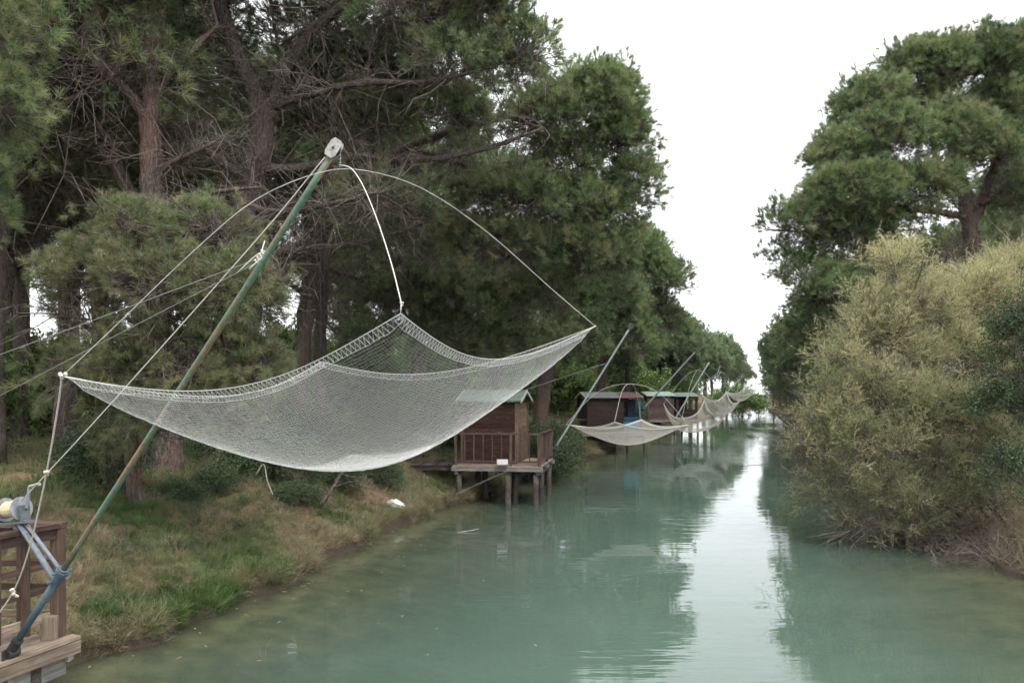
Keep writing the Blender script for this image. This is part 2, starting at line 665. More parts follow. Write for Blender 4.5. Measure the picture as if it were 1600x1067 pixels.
class Sprig:
    def __init__(self):
        self.v, self.f, self.m = [], [], []

    def tri(self, p, d, L, w, mi):
        s = unit(np.cross(d, RNG.normal(size=3))) * w / 2
        i = len(self.v)
        self.v += [p - s, p + s, p + d * L]
        self.f.append((i, i + 1, i + 2))
        self.m.append(mi)

    def blade(self, p, d, L, w, mi, bend):
        s = unit(np.cross(d, RNG.normal(size=3))) * w / 2
        q = p + d * L * 0.55
        e = q + unit(d + bend) * L * 0.45
        i = len(self.v)
        self.v += [p - s, p + s, q + s * 0.8, q - s * 0.8, e]
        self.f += [(i, i + 1, i + 2, i + 3), (i + 3, i + 2, i + 4)]
        self.m += [mi, mi]

    def leaf(self, p, d, L, w, mi):
        s = unit(np.cross(d, RNG.normal(size=3))) * w / 2
        i = len(self.v)
        self.v += [p, p + d * L * 0.45 + s, p + d * L, p + d * L * 0.45 - s]
        self.f.append((i, i + 1, i + 2, i + 3))
        self.m.append(mi)

    def tube(self, pts, r0, r1, mi):
        pts = np.asarray(pts, float)
        k = len(pts)
        i0 = len(self.v)
        for j, p in enumerate(pts):
            t = unit(pts[min(j + 1, k - 1)] - pts[max(j - 1, 0)])
            a = unit(np.cross(t, (0.3, 0.5, 0.81)))
            b = np.cross(t, a)
            r = r0 + (r1 - r0) * j / (k - 1)
            for q in range(3):
                self.v.append(p + r * (math.cos(q * 2.094) * a + math.sin(q * 2.094) * b))
        for j in range(k - 1):
            for q in range(3):
                q2 = (q + 1) % 3
                self.f.append((i0 + j * 3 + q, i0 + j * 3 + q2, i0 + j * 3 + 3 + q2, i0 + j * 3 + 3 + q))
                self.m.append(mi)

    def out(self):
        return np.array(self.v), self.f, self.m


def rnd_dir(axis, ang):
    axis = unit(np.asarray(axis, float))
    a = unit(np.cross(axis, RNG.normal(size=3)))
    return axis * math.cos(ang) + a * math.sin(ang)


def pine_sprig(shoots=6, needles=42, nl=0.105, nw=0.0042, size=0.42):
    s = Sprig()
    tip = np.array([size, 0, 0])
    main = [np.zeros(3), np.array([size * .5, RNG.normal() * .02, RNG.normal() * .02]), tip]
    s.tube(main, 0.006, 0.003, 0)
    ends = [(main[1], tip)]
    for i in range(shoots - 1):
        t = RNG.uniform(0.25, 0.95)
        st = np.array([size * t, 0, 0])
        d = rnd_dir((1, 0, 0), math.radians(RNG.uniform(30, 70)))
        L = size * RNG.uniform(0.35, 0.65)
        en = st + d * L + np.array([L * .2, 0, 0])
        s.tube([st, st + d * L * .55, en], 0.004, 0.0025, 0)
        ends.append((st + d * L * .25, en))
    for a, b in ends:
        ax = unit(b - a)
        for k in range(needles):
            t = RNG.uniform(0.35, 1.0) ** 0.8
            p = a + (b - a) * t
            ang = math.radians(RNG.uniform(8, 75) * (1.15 - 0.25 * t))
            d = rnd_dir(ax, ang)
            s.tri(p, d, nl * RNG.uniform(0.75, 1.15), nw, 1)
    return s.out()


def bare_sprig(size=0.8, n=9):
    s = Sprig()
    pts = [np.zeros(3)]
    d = np.array([1.0, 0, 0])
    for i in range(5):
        d = unit(d + RNG.normal(size=3) * 0.22)
        pts.append(pts[-1] + d * size / 5)
    s.tube(pts, 0.009, 0.003, 0)
    for i in range(n):
        k = RNG.integers(1, 5)
        p = pts[k]
        d = rnd_dir(unit(pts[k + 1] - pts[k]), math.radians(RNG.uniform(25, 75)))
        L = size * RNG.uniform(0.2, 0.6)
        q = p + d * L * .5
        e = q + unit(d + RNG.normal(size=3) * .35) * L * .5
        s.tube([p, q, e], 0.0045, 0.002, 0)
        for m in range(2):
            dd = rnd_dir(d, math.radians(RNG.uniform(25, 65)))
            s.tri(q, dd, L * RNG.uniform(.3, .6), 0.006, 0)
    return s.out()


def tamarisk_sprig(size=0.62, n=13, fine=17):
    s = Sprig()
    pts = [np.zeros(3)]
    d = np.array([1.0, 0, 0])
    for i in range(4):
        d = unit(d + RNG.normal(size=3) * 0.13)
        pts.append(pts[-1] + d * size / 4)
    s.tube(pts, 0.005, 0.002, 0)
    for i in range(n):
        t = RNG.uniform(0.12, 1.0) * 3.999
        k = int(t)
        p = pts[k] + (pts[k + 1] - pts[k]) * (t - k)
        d = rnd_dir(unit(pts[k + 1] - pts[k]), math.radians(RNG.uniform(28, 62)))
        L = size * RNG.uniform(0.2, 0.42)
        for m in range(fine):
            u = RNG.uniform(0, 1)
            q = p + d * L * u + np.array([0, 0, -0.03]) * u * u
            dd = rnd_dir(d, math.radians(RNG.uniform(15, 55)))
            s.tri(q, dd, RNG.uniform(.025, .065), 0.0065, 1)
    return s.out()


def leaf_sprig(size=0.4, n=46, ll=0.05, lw=0.024):
    s = Sprig()
    pts = [np.zeros(3), np.array([size * .5, 0.02, 0.01]), np.array([size, 0, 0])]
    s.tube(pts, 0.005, 0.002, 0)
    for i in range(n):
        t = RNG.uniform(0.1, 1)
        p = np.array([size * t, 0, 0]) + RNG.normal(size=3) * 0.045
        d = rnd_dir((1, 0, 0.2), math.radians(RNG.uniform(20, 95)))
        s.leaf(p, d, ll * RNG.uniform(.7, 1.3), lw * RNG.uniform(.7, 1.2), 1)
    return s.out()


def grass_sprig(n=26, h=0.32, w=0.006, spread=0.09, lean=0.45, droop=0.9):
    s = Sprig()
    for i in range(n):
        a = RNG.uniform(0, 6.283)
        r = spread * math.sqrt(RNG.uniform())
        p = np.array([-0.02, r * math.cos(a), r * math.sin(a)])
        d = unit(np.array([1, math.cos(a) * lean * RNG.uniform(.2, 1.2) + RNG.normal() * .15, math.sin(a) * lean * RNG.uniform(.2, 1.2) + RNG.normal() * .15]))
        b = unit(np.array([-0.35, d[1], d[2]])) * droop * RNG.uniform(.3, 1.2)
        s.blade(p, d, h * RNG.uniform(.5, 1.15), w, 0, b)
    return s.out()


def clump(maker, n, r, up=0.6, var=0.13, size=(0.7, 1.15), kinds=3):
    """n sprigs fanning out of one branch end, growing along +x"""
    pool = [maker() for _ in range(kinds)]
    V, F, MI, VR = [], [], [], []
    off = 0
    for i in range(n):
        pv, pf, pm = pool[RNG.integers(0, kinds)]
        o = unit(RNG.normal(size=3))
        if o[0] < -0.35:
            o[0] = -o[0]
        p = o * r * RNG.uniform(0.1, 1) ** 0.6 * np.array([.75, 1, 1])
        d = unit(o * 0.8 + np.array([up, 0, 0]) + RNG.normal(size=3) * 0.25)
        q = Vector((1, 0, 0)).rotation_difference(Vector(d.tolist())) @ Quaternion((1, 0, 0), RNG.uniform(0, 6.283))
        Rm = np.array(q.to_matrix())
        V.append((pv * RNG.uniform(*size)) @ Rm.T + p)
        F += [tuple(k + off for k in f) for f in pf]
        MI += list(pm)
        VR.append(np.full(len(pv), RNG.normal() * var))
        off += len(pv)
    return np.concatenate(V), F, MI, np.concatenate(VR)


def kind_set(maker, n, r, up=0.6, var=0.13):
    return [clump(maker, n, r, up, var) for _ in range(NFOL)]


PINE_LOW = kind_set(lambda: pine_sprig(3, 50, 0.15, 0.0062, 0.32), 17, 0.5, up=.5, var=.24)
PINE_NEAR = kind_set(lambda: pine_sprig(4, 44, 0.17, 0.0088, 0.40), 23, 0.72, up=.85, var=.24)
PINE_MID = kind_set(lambda: pine_sprig(4, 28, 0.21, 0.0145, 0.48), 22, 0.95, up=.85, var=.24)
PINE_FAR = kind_set(lambda: pine_sprig(3, 26, 0.28, 0.030, 0.5), 20, 1.1, up=1.0, var=.26)
TAM = kind_set(tamarisk_sprig, 13, 0.34, up=.9, var=.24)
SHRUB = kind_set(leaf_sprig, 20, 0.4)
SHRUB_FAR = kind_set(lambda: leaf_sprig(0.6, 34, 0.10, 0.05), 20, 0.6)


# ------------------------------------------------------------------ trees
def grow_plant(root, mains, lobes, protos, mats, bark, clump_density=0.8,
               bare_per=1.0, shell=0.5, up_bias=0.75, tint0=0.5, dry0=0.07, leaf_r=0.007, sprig_scale=1.0,
               low_cut=-0.75, trunk_sides=12, seg=0.5, gravity=0.0, bare_len=1.0, crown_name='crown', trunk_name='trunk', bare_size=0.9, bare_w=1.0, limb_twigs=0.22,
               wander=0.10):
    """mains: list of (points, radii); lobes: (centre, (rx,ry,rz), density, tint shift, dryness)"""
    # skeleton nodes from the main stems
    pos, rad, dist = [], [], []
    mb = MB()
    for pts, rr in mains:
        pts = curve_pts(pts, max(10, 6 * len(pts)))
        t = np.linspace(0, 1, len(pts))
        r = np.interp(t, np.linspace(0, 1, len(rr)), rr)
        wob = RNG.normal(size=pts.shape) * r[:, None] * 0.10
        wob[0] = 0
        pts = pts + wob
        rj = r * (1 + RNG.normal(size=len(r)) * 0.035)
        mb.tube(pts, rj, trunk_sides if r[0] > 0.12 else 7)
        L = np.concatenate([[0], np.cumsum(np.linalg.norm(np.diff(pts, axis=0), axis=1))])
        keep = L > (0.28 * L[-1] if r[0] > 0.12 else 0.1 * L[-1])
        for p, q, l in zip(pts[keep], r[keep], L[keep]):
            pos.append(p)
            rad.append(q)
            dist.append(l)
    # clump centres in the shell of each lobe (the lobe's size counts the sprigs' own reach)
    shrink = 0.8 * sprig_scale * float(np.percentile(np.linalg.norm(protos[0][0], axis=1), 60))
    C, CL, OUT = [], [], []
    for li, (c, rr, dens, _, _) in enumerate(lobes):
        rr = np.array(rr, float)
        rsh = np.maximum(rr - shrink, rr * .35)
        area = 4 * math.pi * ((rr[0] * rr[1]) ** 1.6 / 3 + (rr[0] * rr[2]) ** 1.6 / 3 + (rr[1] * rr[2]) ** 1.6 / 3) ** (1 / 1.6)
        n = max(4, int(area * clump_density * dens * 0.85))
        d = RNG.normal(size=(n * 3, 3))
        d /= np.linalg.norm(d, axis=1)[:, None]
        d = d[d[:, 2] > low_cut][:n]
        k = RNG.uniform(shell, 1.0, len(d)) ** 0.6
        # uneven outline
        ph = RNG.uniform(0, 6.28, 3)
        lump = 1 + 0.13 * np.sin(d[:, 0] * 5 + ph[0]) + 0.13 * np.sin(d[:, 1] * 5.5 + ph[1]) + 0.10 * np.sin(d[:, 2] * 6 + ph[2])
        C.append(np.array(c) + d * rsh * (k * lump)[:, None])
        CL += [li] * len(d)
        OUT.append(d)
    C = np.concatenate(C)
    CL = np.array(CL)
    OUT = np.concatenate(OUT)
    pos = np.array(pos)
    rad = np.array(rad)
    dist = np.array(dist)
    cap = len(pos) + len(C) * 14 + 10
    P = np.zeros((cap, 3))
    Dd = np.zeros(cap)
    par = np.full(cap, -1)
    acc = np.zeros(cap)
    n = len(pos)
    P[:n] = pos
    Dd[:n] = dist
    nmain = n
    d0 = np.array([np.min(np.linalg.norm(pos - c, axis=1)) for c in C])
    order = np.argsort(d0)
    paths = []
    for i in order:
        c = C[i]
        dv = P[:n] - c
        dd = np.sqrt((dv * dv).sum(1))
        # prefer joining where the branch still climbs outwards
        cost = dd + 0.22 * Dd[:n] + np.where(P[:n, 2] > c[2] + 0.3, 0.35 * (P[:n, 2] - c[2]), 0)
        q = int(np.argmin(cost))
        a = P[q]
        L = dd[q]
        if L < 0.05:
            continue
        k = int(min(12, max(2, math.ceil(L / seg))))
        t = np.linspace(0, 1, k + 1)[1:]
        off = RNG.normal(size=3) * wander * L
        off[2] = abs(off[2]) * (-0.7 if gravity > 0 else -0.2) + L * gravity
        line = a + (c - a) * t[:, None] + off * (4 * t * (1 - t))[:, None] * 0.5 + RNG.normal(size=(k, 3)) * 0.05 * (L / k) * (t < 1)[:, None] * 2
        idx = [q]
        prev = q
        dl = Dd[q]
        for pnt in line:
            P[n] = pnt
            dl += L / k
            Dd[n] = dl
            par[n] = prev
            prev = n
            idx.append(n)
            n += 1
        paths.append(idx)
    # radii by the pipe model
    EX = 2.35
    load = np.zeros(n)
    tips = [p[-1] for p in paths]
    for tnode in tips:
        load[tnode] += leaf_r ** EX
    # nodes were appended after their parents, so a reverse sweep sums the load
    for j in range(n - 1, nmain - 1, -1):
        if par[j] >= nmain:
            load[par[j]] += load[j]
    R = np.maximum(load, 1e-12) ** (1 / EX)
    for idx in paths:
        rr = R[idx].copy()
        rr[0] = rr[1] * 1.08 if idx[0] < nmain else min(R[idx[0]], rr[1] * 1.15)
        mb.tube(P[idx], rr, 3 if rr[0] < 0.012 else (4 if rr[0] < 0.03 else 6), cap=False)
    nb = int(bare_per * len(paths))
    if nb > 0:
        sel = RNG.choice(np.arange(nmain, n), nb)
        bd = P[sel] - P[par[sel]]
        bd = bd / (np.linalg.norm(bd, axis=1)[:, None] + 1e-9)
        twig_spray(mb, P[sel], bd, bare_len * bare_size * RNG.uniform(.5, 1.4, nb), bare_w)
        sel = RNG.choice(np.arange(0, nmain), int(nb * limb_twigs))
        bd = RNG.normal(size=(len(sel), 3)) * np.array([1, 1, .5]) + np.array([0, 0, .15])
        bd /= np.linalg.norm(bd, axis=1)[:, None]
        twig_spray(mb, P[sel], bd, bare_len * bare_size * RNG.uniform(.6, 1.9, len(sel)), bare_w * 1.15)
    mb.build(trunk_name, [bark, M['twig']], root, smooth=True)
    # foliage sprigs round each clump centre, bare twigs along the branches
    nC = len(C)
    dr = OUT * 0.8 + np.array([0, 0, up_bias]) + RNG.normal(size=C.shape) * 0.25
    pp = C
    tint = tint0 + RNG.normal(size=nC) * 0.16 + np.array([l[3] for l in lobes])[CL]
    dry = np.clip(dry0 + np.array([l[4] for l in lobes])[CL] + RNG.normal(size=nC) * 0.1, 0, 0.9)
    scl = sprig_scale * RNG.uniform(0.75, 1.2, nC)
    kind = RNG.integers(0, NFOL, nC)
    cr = scatter_obj(crown_name, protos, pp, dr, scl, kind, tint, dry, mats, root)
    cr['kind'] = 'stuff'
    return root


def slim_tubes(mb, pts, radii, mi=0, tip=False):
    """n three-sided tubes at once: pts n x k x 3, radii n x k"""
    n_, k_, _ = pts.shape
    T = np.gradient(pts, axis=1)
    T /= np.linalg.norm(T, axis=-1)[..., None] + 1e-12
    a = np.cross(T, np.array([.31, .27, .91]))
    a /= np.linalg.norm(a, axis=-1)[..., None] + 1e-12
    b = np.cross(T, a)
    ring = np.stack([pts + radii[..., None] * (math.cos(q * 2.0944) * a + math.sin(q * 2.0944) * b) for q in range(3)], 2)
    base = (np.arange(n_)[:, None] * k_ + np.arange(k_ - 1)[None, :]) * 3
    F = np.concatenate([np.stack([base + q, base + (q + 1) % 3, base + 3 + (q + 1) % 3, base + 3 + q], -1).reshape(-1, 4) for q in range(3)])
    mb.add(ring.reshape(-1, 3), F.tolist(), mi)


def twig_spray(mb, P0, D0, L, w):
    """dead side twigs: at each place a few crooked twigs, each with three finer ones"""
    K = 4
    p = np.repeat(P0, K, 0)
    d = np.repeat(D0, K, 0) + RNG.normal(size=p.shape) * .8
    d /= np.linalg.norm(d, axis=1)[:, None] + 1e-9
    l = np.repeat(L, K) * RNG.uniform(.45, 1.15, len(p))

    def crooked(p, d, l, amt):
        q1 = p + d * (l * .36)[:, None] + RNG.normal(size=p.shape) * (l * amt)[:, None]
        q2 = p + d * (l * .7)[:, None] + RNG.normal(size=p.shape) * (l * amt * 1.4)[:, None]
        q3 = p + d * l[:, None] + RNG.normal(size=p.shape) * (l * amt * 2)[:, None]
        return np.stack([p, q1, q2, q3], 1)

    A = crooked(p, d, l, .07)
    slim_tubes(mb, A, w * np.array([.010, .008, .006, .003])[None, :] * (.6 + .5 * l)[:, None], 1)
    for k in (1, 1, 2, 2):
        d2 = d + RNG.normal(size=d.shape) * .75
        d2 /= np.linalg.norm(d2, axis=1)[:, None] + 1e-9
        l2 = l * RNG.uniform(.25, .6, len(l))
        B = crooked(A[:, k], d2, l2, .08)[:, [0, 2, 3]]
        slim_tubes(mb, B, w * np.array([.005, .004, .002])[None, :] * (.7 + .5 * l2)[:, None], 1)


def copy_thing(src, loc, rotz, scale, label=None, group=None):
    r = src.copy()
    COL.objects.link(r)
    r.location = loc
    r.rotation_euler = (0, 0, rotz)
    r.scale = scale if isinstance(scale, (tuple, list)) else (scale,) * 3
    if label:
        r['label'] = label
    if group:
        r['group'] = group
    for ch in list(src.children):
        c = ch.copy()
        COL.objects.link(c)
        c.parent = r
    return r


# ------------------------------------------------------------------ terrain
BL_Y = np.array([-60, 0, 6, 9.8, 12.1, 14.5, 18.7, 22.3, 25, 33, 41.5, 55, 67, 120, 150, 200, 420.])
BL_X = np.array([-14, -6.2, -5.6, -5.2, -4.2, -3.75, -3.0, -1.97, -1.0, 1.7, 4.8, 9.3, 13.4, 32, 43, 66, 170.])
BR_Y = np.array([-60, 0, 10, 14, 16.2, 20, 28, 50, 84, 120, 150, 200, 420.])
BR_X = np.array([-2, 5.8, 8.2, 9.0, 9.6, 10.6, 13.2, 19.5, 29, 39, 48, 71, 176.])


def wob(y, k):
    return 0.16 * np.sin(y * 1.9 + k) + 0.10 * np.sin(y * 4.3 + 2 * k) + 0.06 * np.sin(y * 9.1 + k * 3)


def xL(y):
    return np.interp(y, BL_Y, BL_X) + wob(np.asarray(y, float), 0.4)


def xR(y):
    return np.interp(y, BR_Y, BR_X) + wob(np.asarray(y, float), 2.1)


SP = np.array([-8, -4, -2.2, -1.2, -0.4, 0, 0.05, 0.4, 1.5, 2.5, 3.6, 6, 12, 40, 400])
HPL = np.array([-1.5, -.60, -.25, -.12, -.05, -0.01, .16, .27, .75, 1.15, 1.35, 1.42, 1.42, 1.7, 3.0])
HPR = np.array([-1.5, -.60, -.25, -.12, -.05, -0.01, .08, .16, .50, .75, 0.9, 1.0, 1.1, 1.5, 3.0])


def ground_h(x, y):
    x, y = np.asarray(x, float), np.asarray(y, float)
    sl, sr = xL(y) - x, x - xR(y)
    h = np.maximum(np.interp(sl, SP, HPL), np.interp(sr, SP, HPR))
    s = np.maximum(sl, sr)
    nz = 0.07 * np.sin(x * 1.7 + 0.6 * y) + 0.06 * np.sin(y * 2.3 - x) + 0.05 * np.sin(x * 4.1 + y * 3.3) + 0.03 * np.sin(x * 9 - y * 7)
    return h + nz * np.clip(s / 1.2, 0, 1)


def sheet(name, S, Y, side_fn, mat, zfn):
    X = side_fn(S, Y)
    YY = np.broadcast_to(Y[:, None], X.shape)
    Z = zfn(X, YY)
    V = np.stack([X, YY, Z], -1).reshape(-1, 3)
    nr, nc = X.shape
    idx = np.arange(nr * nc).reshape(nr, nc)
    F = np.stack([idx[:-1, :-1], idx[:-1, 1:], idx[1:, 1:], idx[1:, :-1]], -1).reshape(-1, 4)
    return mesh_obj(name, V, F.tolist(), mat, None, True)


rows = np.concatenate([np.arange(-60, 2, 4.0), np.arange(2, 36, 0.22), np.arange(36, 70, 0.8), np.arange(70, 170, 3.0), np.arange(170, 430, 20.0)])
sl = np.concatenate([[400, 250, 150, 90, 60, 40], np.arange(30, 12, -2.0), np.arange(12, 4, -0.5), np.arange(4, .2, -0.14), [.16, .11, .07, .04, .015, -.02, -.08, -.18, -.3, -.45], np.arange(-0.65, -4.5, -0.5)])
nl_, nm_ = len(sl), 8


def ground_x(S, Y):
    L = xL(Y)[:, None] - sl[None, :]
    Rr = xR(Y)[:, None] + sl[None, ::-1]
    a, b = L[:, -1:], Rr[:, :1]
    mid = a + (b - a) * np.linspace(0, 1, nm_ + 2)[None, 1:-1]
    # where the canal gets narrow keep columns in order
    full = np.concatenate([L, mid, Rr], 1)
    return np.maximum.accumulate(full, axis=1)


m, nt, out = new_mat('bank_soil')
v = geo_coords(nt)
n1 = noise(nt, v, 0.45, 4)
n2 = noise(nt, v, 7.0, 6, 0.65)
n3 = noise(nt, v, 2.1, 5)
sep = N(nt, 'ShaderNodeSeparateXYZ')
nt.links.new(v, sep.inputs[0])
soil = ramp(nt, [(0.3, (0.055, 0.040, 0.028)), (0.55, (0.13, 0.085, 0.055)), (0.75, (0.20, 0.14, 0.09))])
nt.links.new(n2, soil.inputs[0])
grs = ramp(nt, [(0.3, (0.035, 0.055, 0.018)), (0.7, (0.085, 0.11, 0.04))])
nt.links.new(n2, grs.inputs[0])
col = mixc(nt, maprange(nt, n1, 0.45, 0.6), soil.outputs[0], grs.outputs[0])
mud = ramp(nt, [(0.3, (0.10, 0.085, 0.056)), (0.7, (0.25, 0.21, 0.14))])
nt.links.new(n3, mud.inputs[0])
col = mixc(nt, maprange(nt, sep.outputs[2], 0.24, 0.12), col, (0.05, 0.038, 0.028))
col = mixc(nt, maprange(nt, sep.outputs[2], 0.0, -0.05), col, mud.outputs[0])
# bare earth of the foot path: a band at a fixed distance from the water, kept as a vertex mask
pa = N(nt, 'ShaderNodeAttribute', attribute_name='path')
pcol = ramp(nt, [(0.3, (0.13, 0.075, 0.05)), (0.7, (0.24, 0.15, 0.10))])
nt.links.new(n2, pcol.inputs[0])
col = mixc(nt, pa.outputs['Fac'], col, pcol.outputs[0])
hgt = math_n(nt, 'ADD', n2, math_n(nt, 'MULTIPLY', n3, 0.6))
principled(nt, out, col, 0.95, bump(nt, hgt, 0.8, 0.06), spec=0.15)
ground = sheet('ground', None, rows, ground_x, m, ground_h)
tag(ground, 'brown and grassy canal bank soil on both sides', kind='structure')
co = np.zeros(len(ground.data.vertices) * 3)
ground.data.vertices.foreach_get('co', co)
co = co.reshape(-1, 3)
ds = xL(co[:, 1]) - co[:, 0]
pm = np.exp(-((ds - 7.6) / 1.0) ** 2) * (co[:, 1] > 3)
at = ground.data.attributes.new('path', 'FLOAT', 'POINT')
at.data.foreach_set('value', np.clip(pm * 1.3, 0, 1).astype(np.float32))

# ------------------------------------------------------------------ water
m, nt, out = new_mat('canal_water')
v = geo_coords(nt)
at = N(nt, 'ShaderNodeAttribute', attribute_name='shallow')
milky_n = noise(nt, v, 0.25, 3)
milky = ramp(nt, [(0.3, (0.070, 0.111, 0.086)), (0.7, (0.089, 0.136, 0.107))])
nt.links.new(milky_n, milky.inputs[0])
dif = N(nt, 'ShaderNodeBsdfDiffuse')
nt.links.new(milky.outputs[0], dif.inputs[0])
tr = N(nt, 'ShaderNodeBsdfTransparent')
tr.inputs[0].default_value = (0.80, 0.86, 0.74, 1)
mx = N(nt, 'ShaderNodeMixShader')
nt.links.new(at.outputs['Fac'], mx.inputs[0])
nt.links.new(dif.outputs[0], mx.inputs[1])
nt.links.new(tr.outputs[0], mx.inputs[2])
# ripples: long low swell lines across the canal, fine ripple in breeze patches
va = geo_coords(nt, (0.55, 1.5, 1))
w1 = noise(nt, va, 1.1, 2, 0.5)
w2 = noise(nt, geo_coords(nt, (0.35, 2.0, 1)), 3.4, 2, 0.5, 0.25)
patch = maprange(nt, noise(nt, geo_coords(nt, (0.6, 0.22, 1)), 0.5, 2), 0.44, 0.60, 0.12, 1.0)
hh = math_n(nt, 'ADD', math_n(nt, 'MULTIPLY', w1, 0.0045), math_n(nt, 'MULTIPLY', math_n(nt, 'MULTIPLY', w2, patch), 0.0052))
bp = N(nt, 'ShaderNodeBump')
bp.inputs['Strength'].default_value = 1.0
bp.inputs['Distance'].default_value = 1.0
nt.links.new(hh, bp.inputs['Height'])
gl = N(nt, 'ShaderNodeBsdfGlossy')
gl.inputs['Roughness'].default_value = 0.0
gl.inputs['Color'].default_value = (0.96, 0.98, 1.0, 1)
nt.links.new(bp.outputs[0], gl.inputs['Normal'])
fr = N(nt, 'ShaderNodeFresnel')
fr.inputs['IOR'].default_value = 1.333
nt.links.new(bp.outputs[0], fr.inputs['Normal'])
mx2 = N(nt, 'ShaderNodeMixShader')
nt.links.new(fr.outputs[0], mx2.inputs[0])
nt.links.new(mx.outputs[0], mx2.inputs[1])
nt.links.new(gl.outputs[0], mx2.inputs[2])
nt.links.new(mx2.outputs[0], out.inputs[0])
wrow = np.concatenate([np.arange(-60, 2, 4.0), np.arange(2, 60, 0.5), np.arange(60, 430, 4.0)])
wt = np.concatenate([np.linspace(-1.2, 6, 30), [7, 8, 9]])


def water_x(S, Y):
    a, b = xL(Y)[:, None], xR(Y)[:, None]
    u = np.concatenate([np.linspace(-0.12, 0.5, 26), np.linspace(0.5, 1.12, 26)[1:]])
    return a + (b - a) * u[None, :]


water = sheet('water', None, wrow, water_x, m, lambda x, y: np.zeros_like(x))
tag(water, 'still milky green canal water', kind='structure')
co = np.zeros(len(water.data.vertices) * 3)
water.data.vertices.foreach_get('co', co)
co = co.reshape(-1, 3)
dep = np.maximum(-ground_h(co[:, 0], co[:, 1]), 0)
at = water.data.attributes.new('shallow', 'FLOAT', 'POINT')
at.data.foreach_set('value', (0.93 * np.exp(-dep / 0.48)).astype(np.float32))


# ------------------------------------------------------------------ pines of the near left bank
PM = [M['twig'], M['needle']]
PMF = [M['twig'], M['needle_far']]


def on_ground(x, y, dz=-0.06):
    return np.array([x, y, float(ground_h(x, y)) + dz])


def tree(name, label, base, mains, lobes, group='tall pines on the near bank', cat='tree', protos=None, mats=None, bark=None, **kw):
    r = empty(name, base.tolist())
    tag(r, label, cat, group)
    grow_plant(r, mains, lobes, protos or PINE_NEAR, mats or PM, bark or M['bark'], **kw)
    return r


# red-barked straight trunk
b = on_ground(W(262, 745, 18.6)[0], 18.6)
tree('pine_tree', 'tall pine with straight reddish trunk rising behind the low pine foliage', b,
     [([b, W(258, 640, 18.6), W(247, 480, 18.6), W(241, 330, 18.6), W(236, 170, 18.5), W(246, 0, 18.5), W(255, -170, 18.5)], [.40, .32, .29, .27, .23, .19, .10]),
      ([W(238, 205, 18.5), W(205, 150, 18.2), W(150, 100, 17.8), W(120, 60, 17.5), (W(70, 20, 17.0))], [.13, .11, .09, .05]),
      ([W(240, 150, 18.5), W(290, 90, 18.6), W(340, 40, 18.8)], [.10, .08, .04]),
      ([W(242, 265, 18.5), W(300, 240, 18.2), W(350, 215, 18.0)], [.07, .05, .03])],
     [(W(80, -60, 17.5), (2.6, 2.2, 1.0), 1, 0, 0), (W(280, -130, 18.5), (2.6, 2.4, 1.2), 1, 0, 0),
      (W(160, 20, 18.5), (1.6, 1.4, .5), .7, -.05, .05), (W(30, 60, 19), (1.8, 1.5, .8), .8, 0, 0), (W(320, 20, 20), (1.5, 1.2, .6), .6, 0, 0),
      (W(120, 130, 20.5), (2.0, 1.4, .8), .5, -.1, .1), (W(60, 230, 21), (2.0, 1.4, .8), .5, -.12, .1), (W(300, 130, 21), (1.6, 1.3, .7), .4, -.12, .1)],
     bare_per=2.08, low_cut=-0.3)

# leaning fork behind it
b = on_ground(W(228, 730, 20.4)[0], 20.4)
tree('pine_tree', 'pine with a pale forked trunk leaning left behind the reddish trunk', b,
     [([b, W(222, 520, 20.2), W(200, 300, 20.0), W(150, 225, 19.6), W(85, 160, 19.0), W(20, 105, 18.4)], [.26, .22, .17, .14, .11, .07]),
      ([W(198, 300, 20.0), W(172, 235, 19.9), W(140, 165, 19.7), W(112, 105, 19.4), W(60, 20, 19.0)], [.14, .13, .12, .09, .05]),
      ([W(150, 222, 19.6), W(100, 175, 19.4), W(45, 90, 19.3)], [.07, .06, .03])],
     [(W(-20, 90, 18.2), (1.6, 1.6, .8), 1, 0, 0), (W(50, -10, 18.8), (1.8, 1.6, .7), .9, 0, 0), (W(90, 210, 19.6), (1.3, 1.0, .5), .45, -.1, .1)],
     bare_per=2.60, low_cut=-0.3)

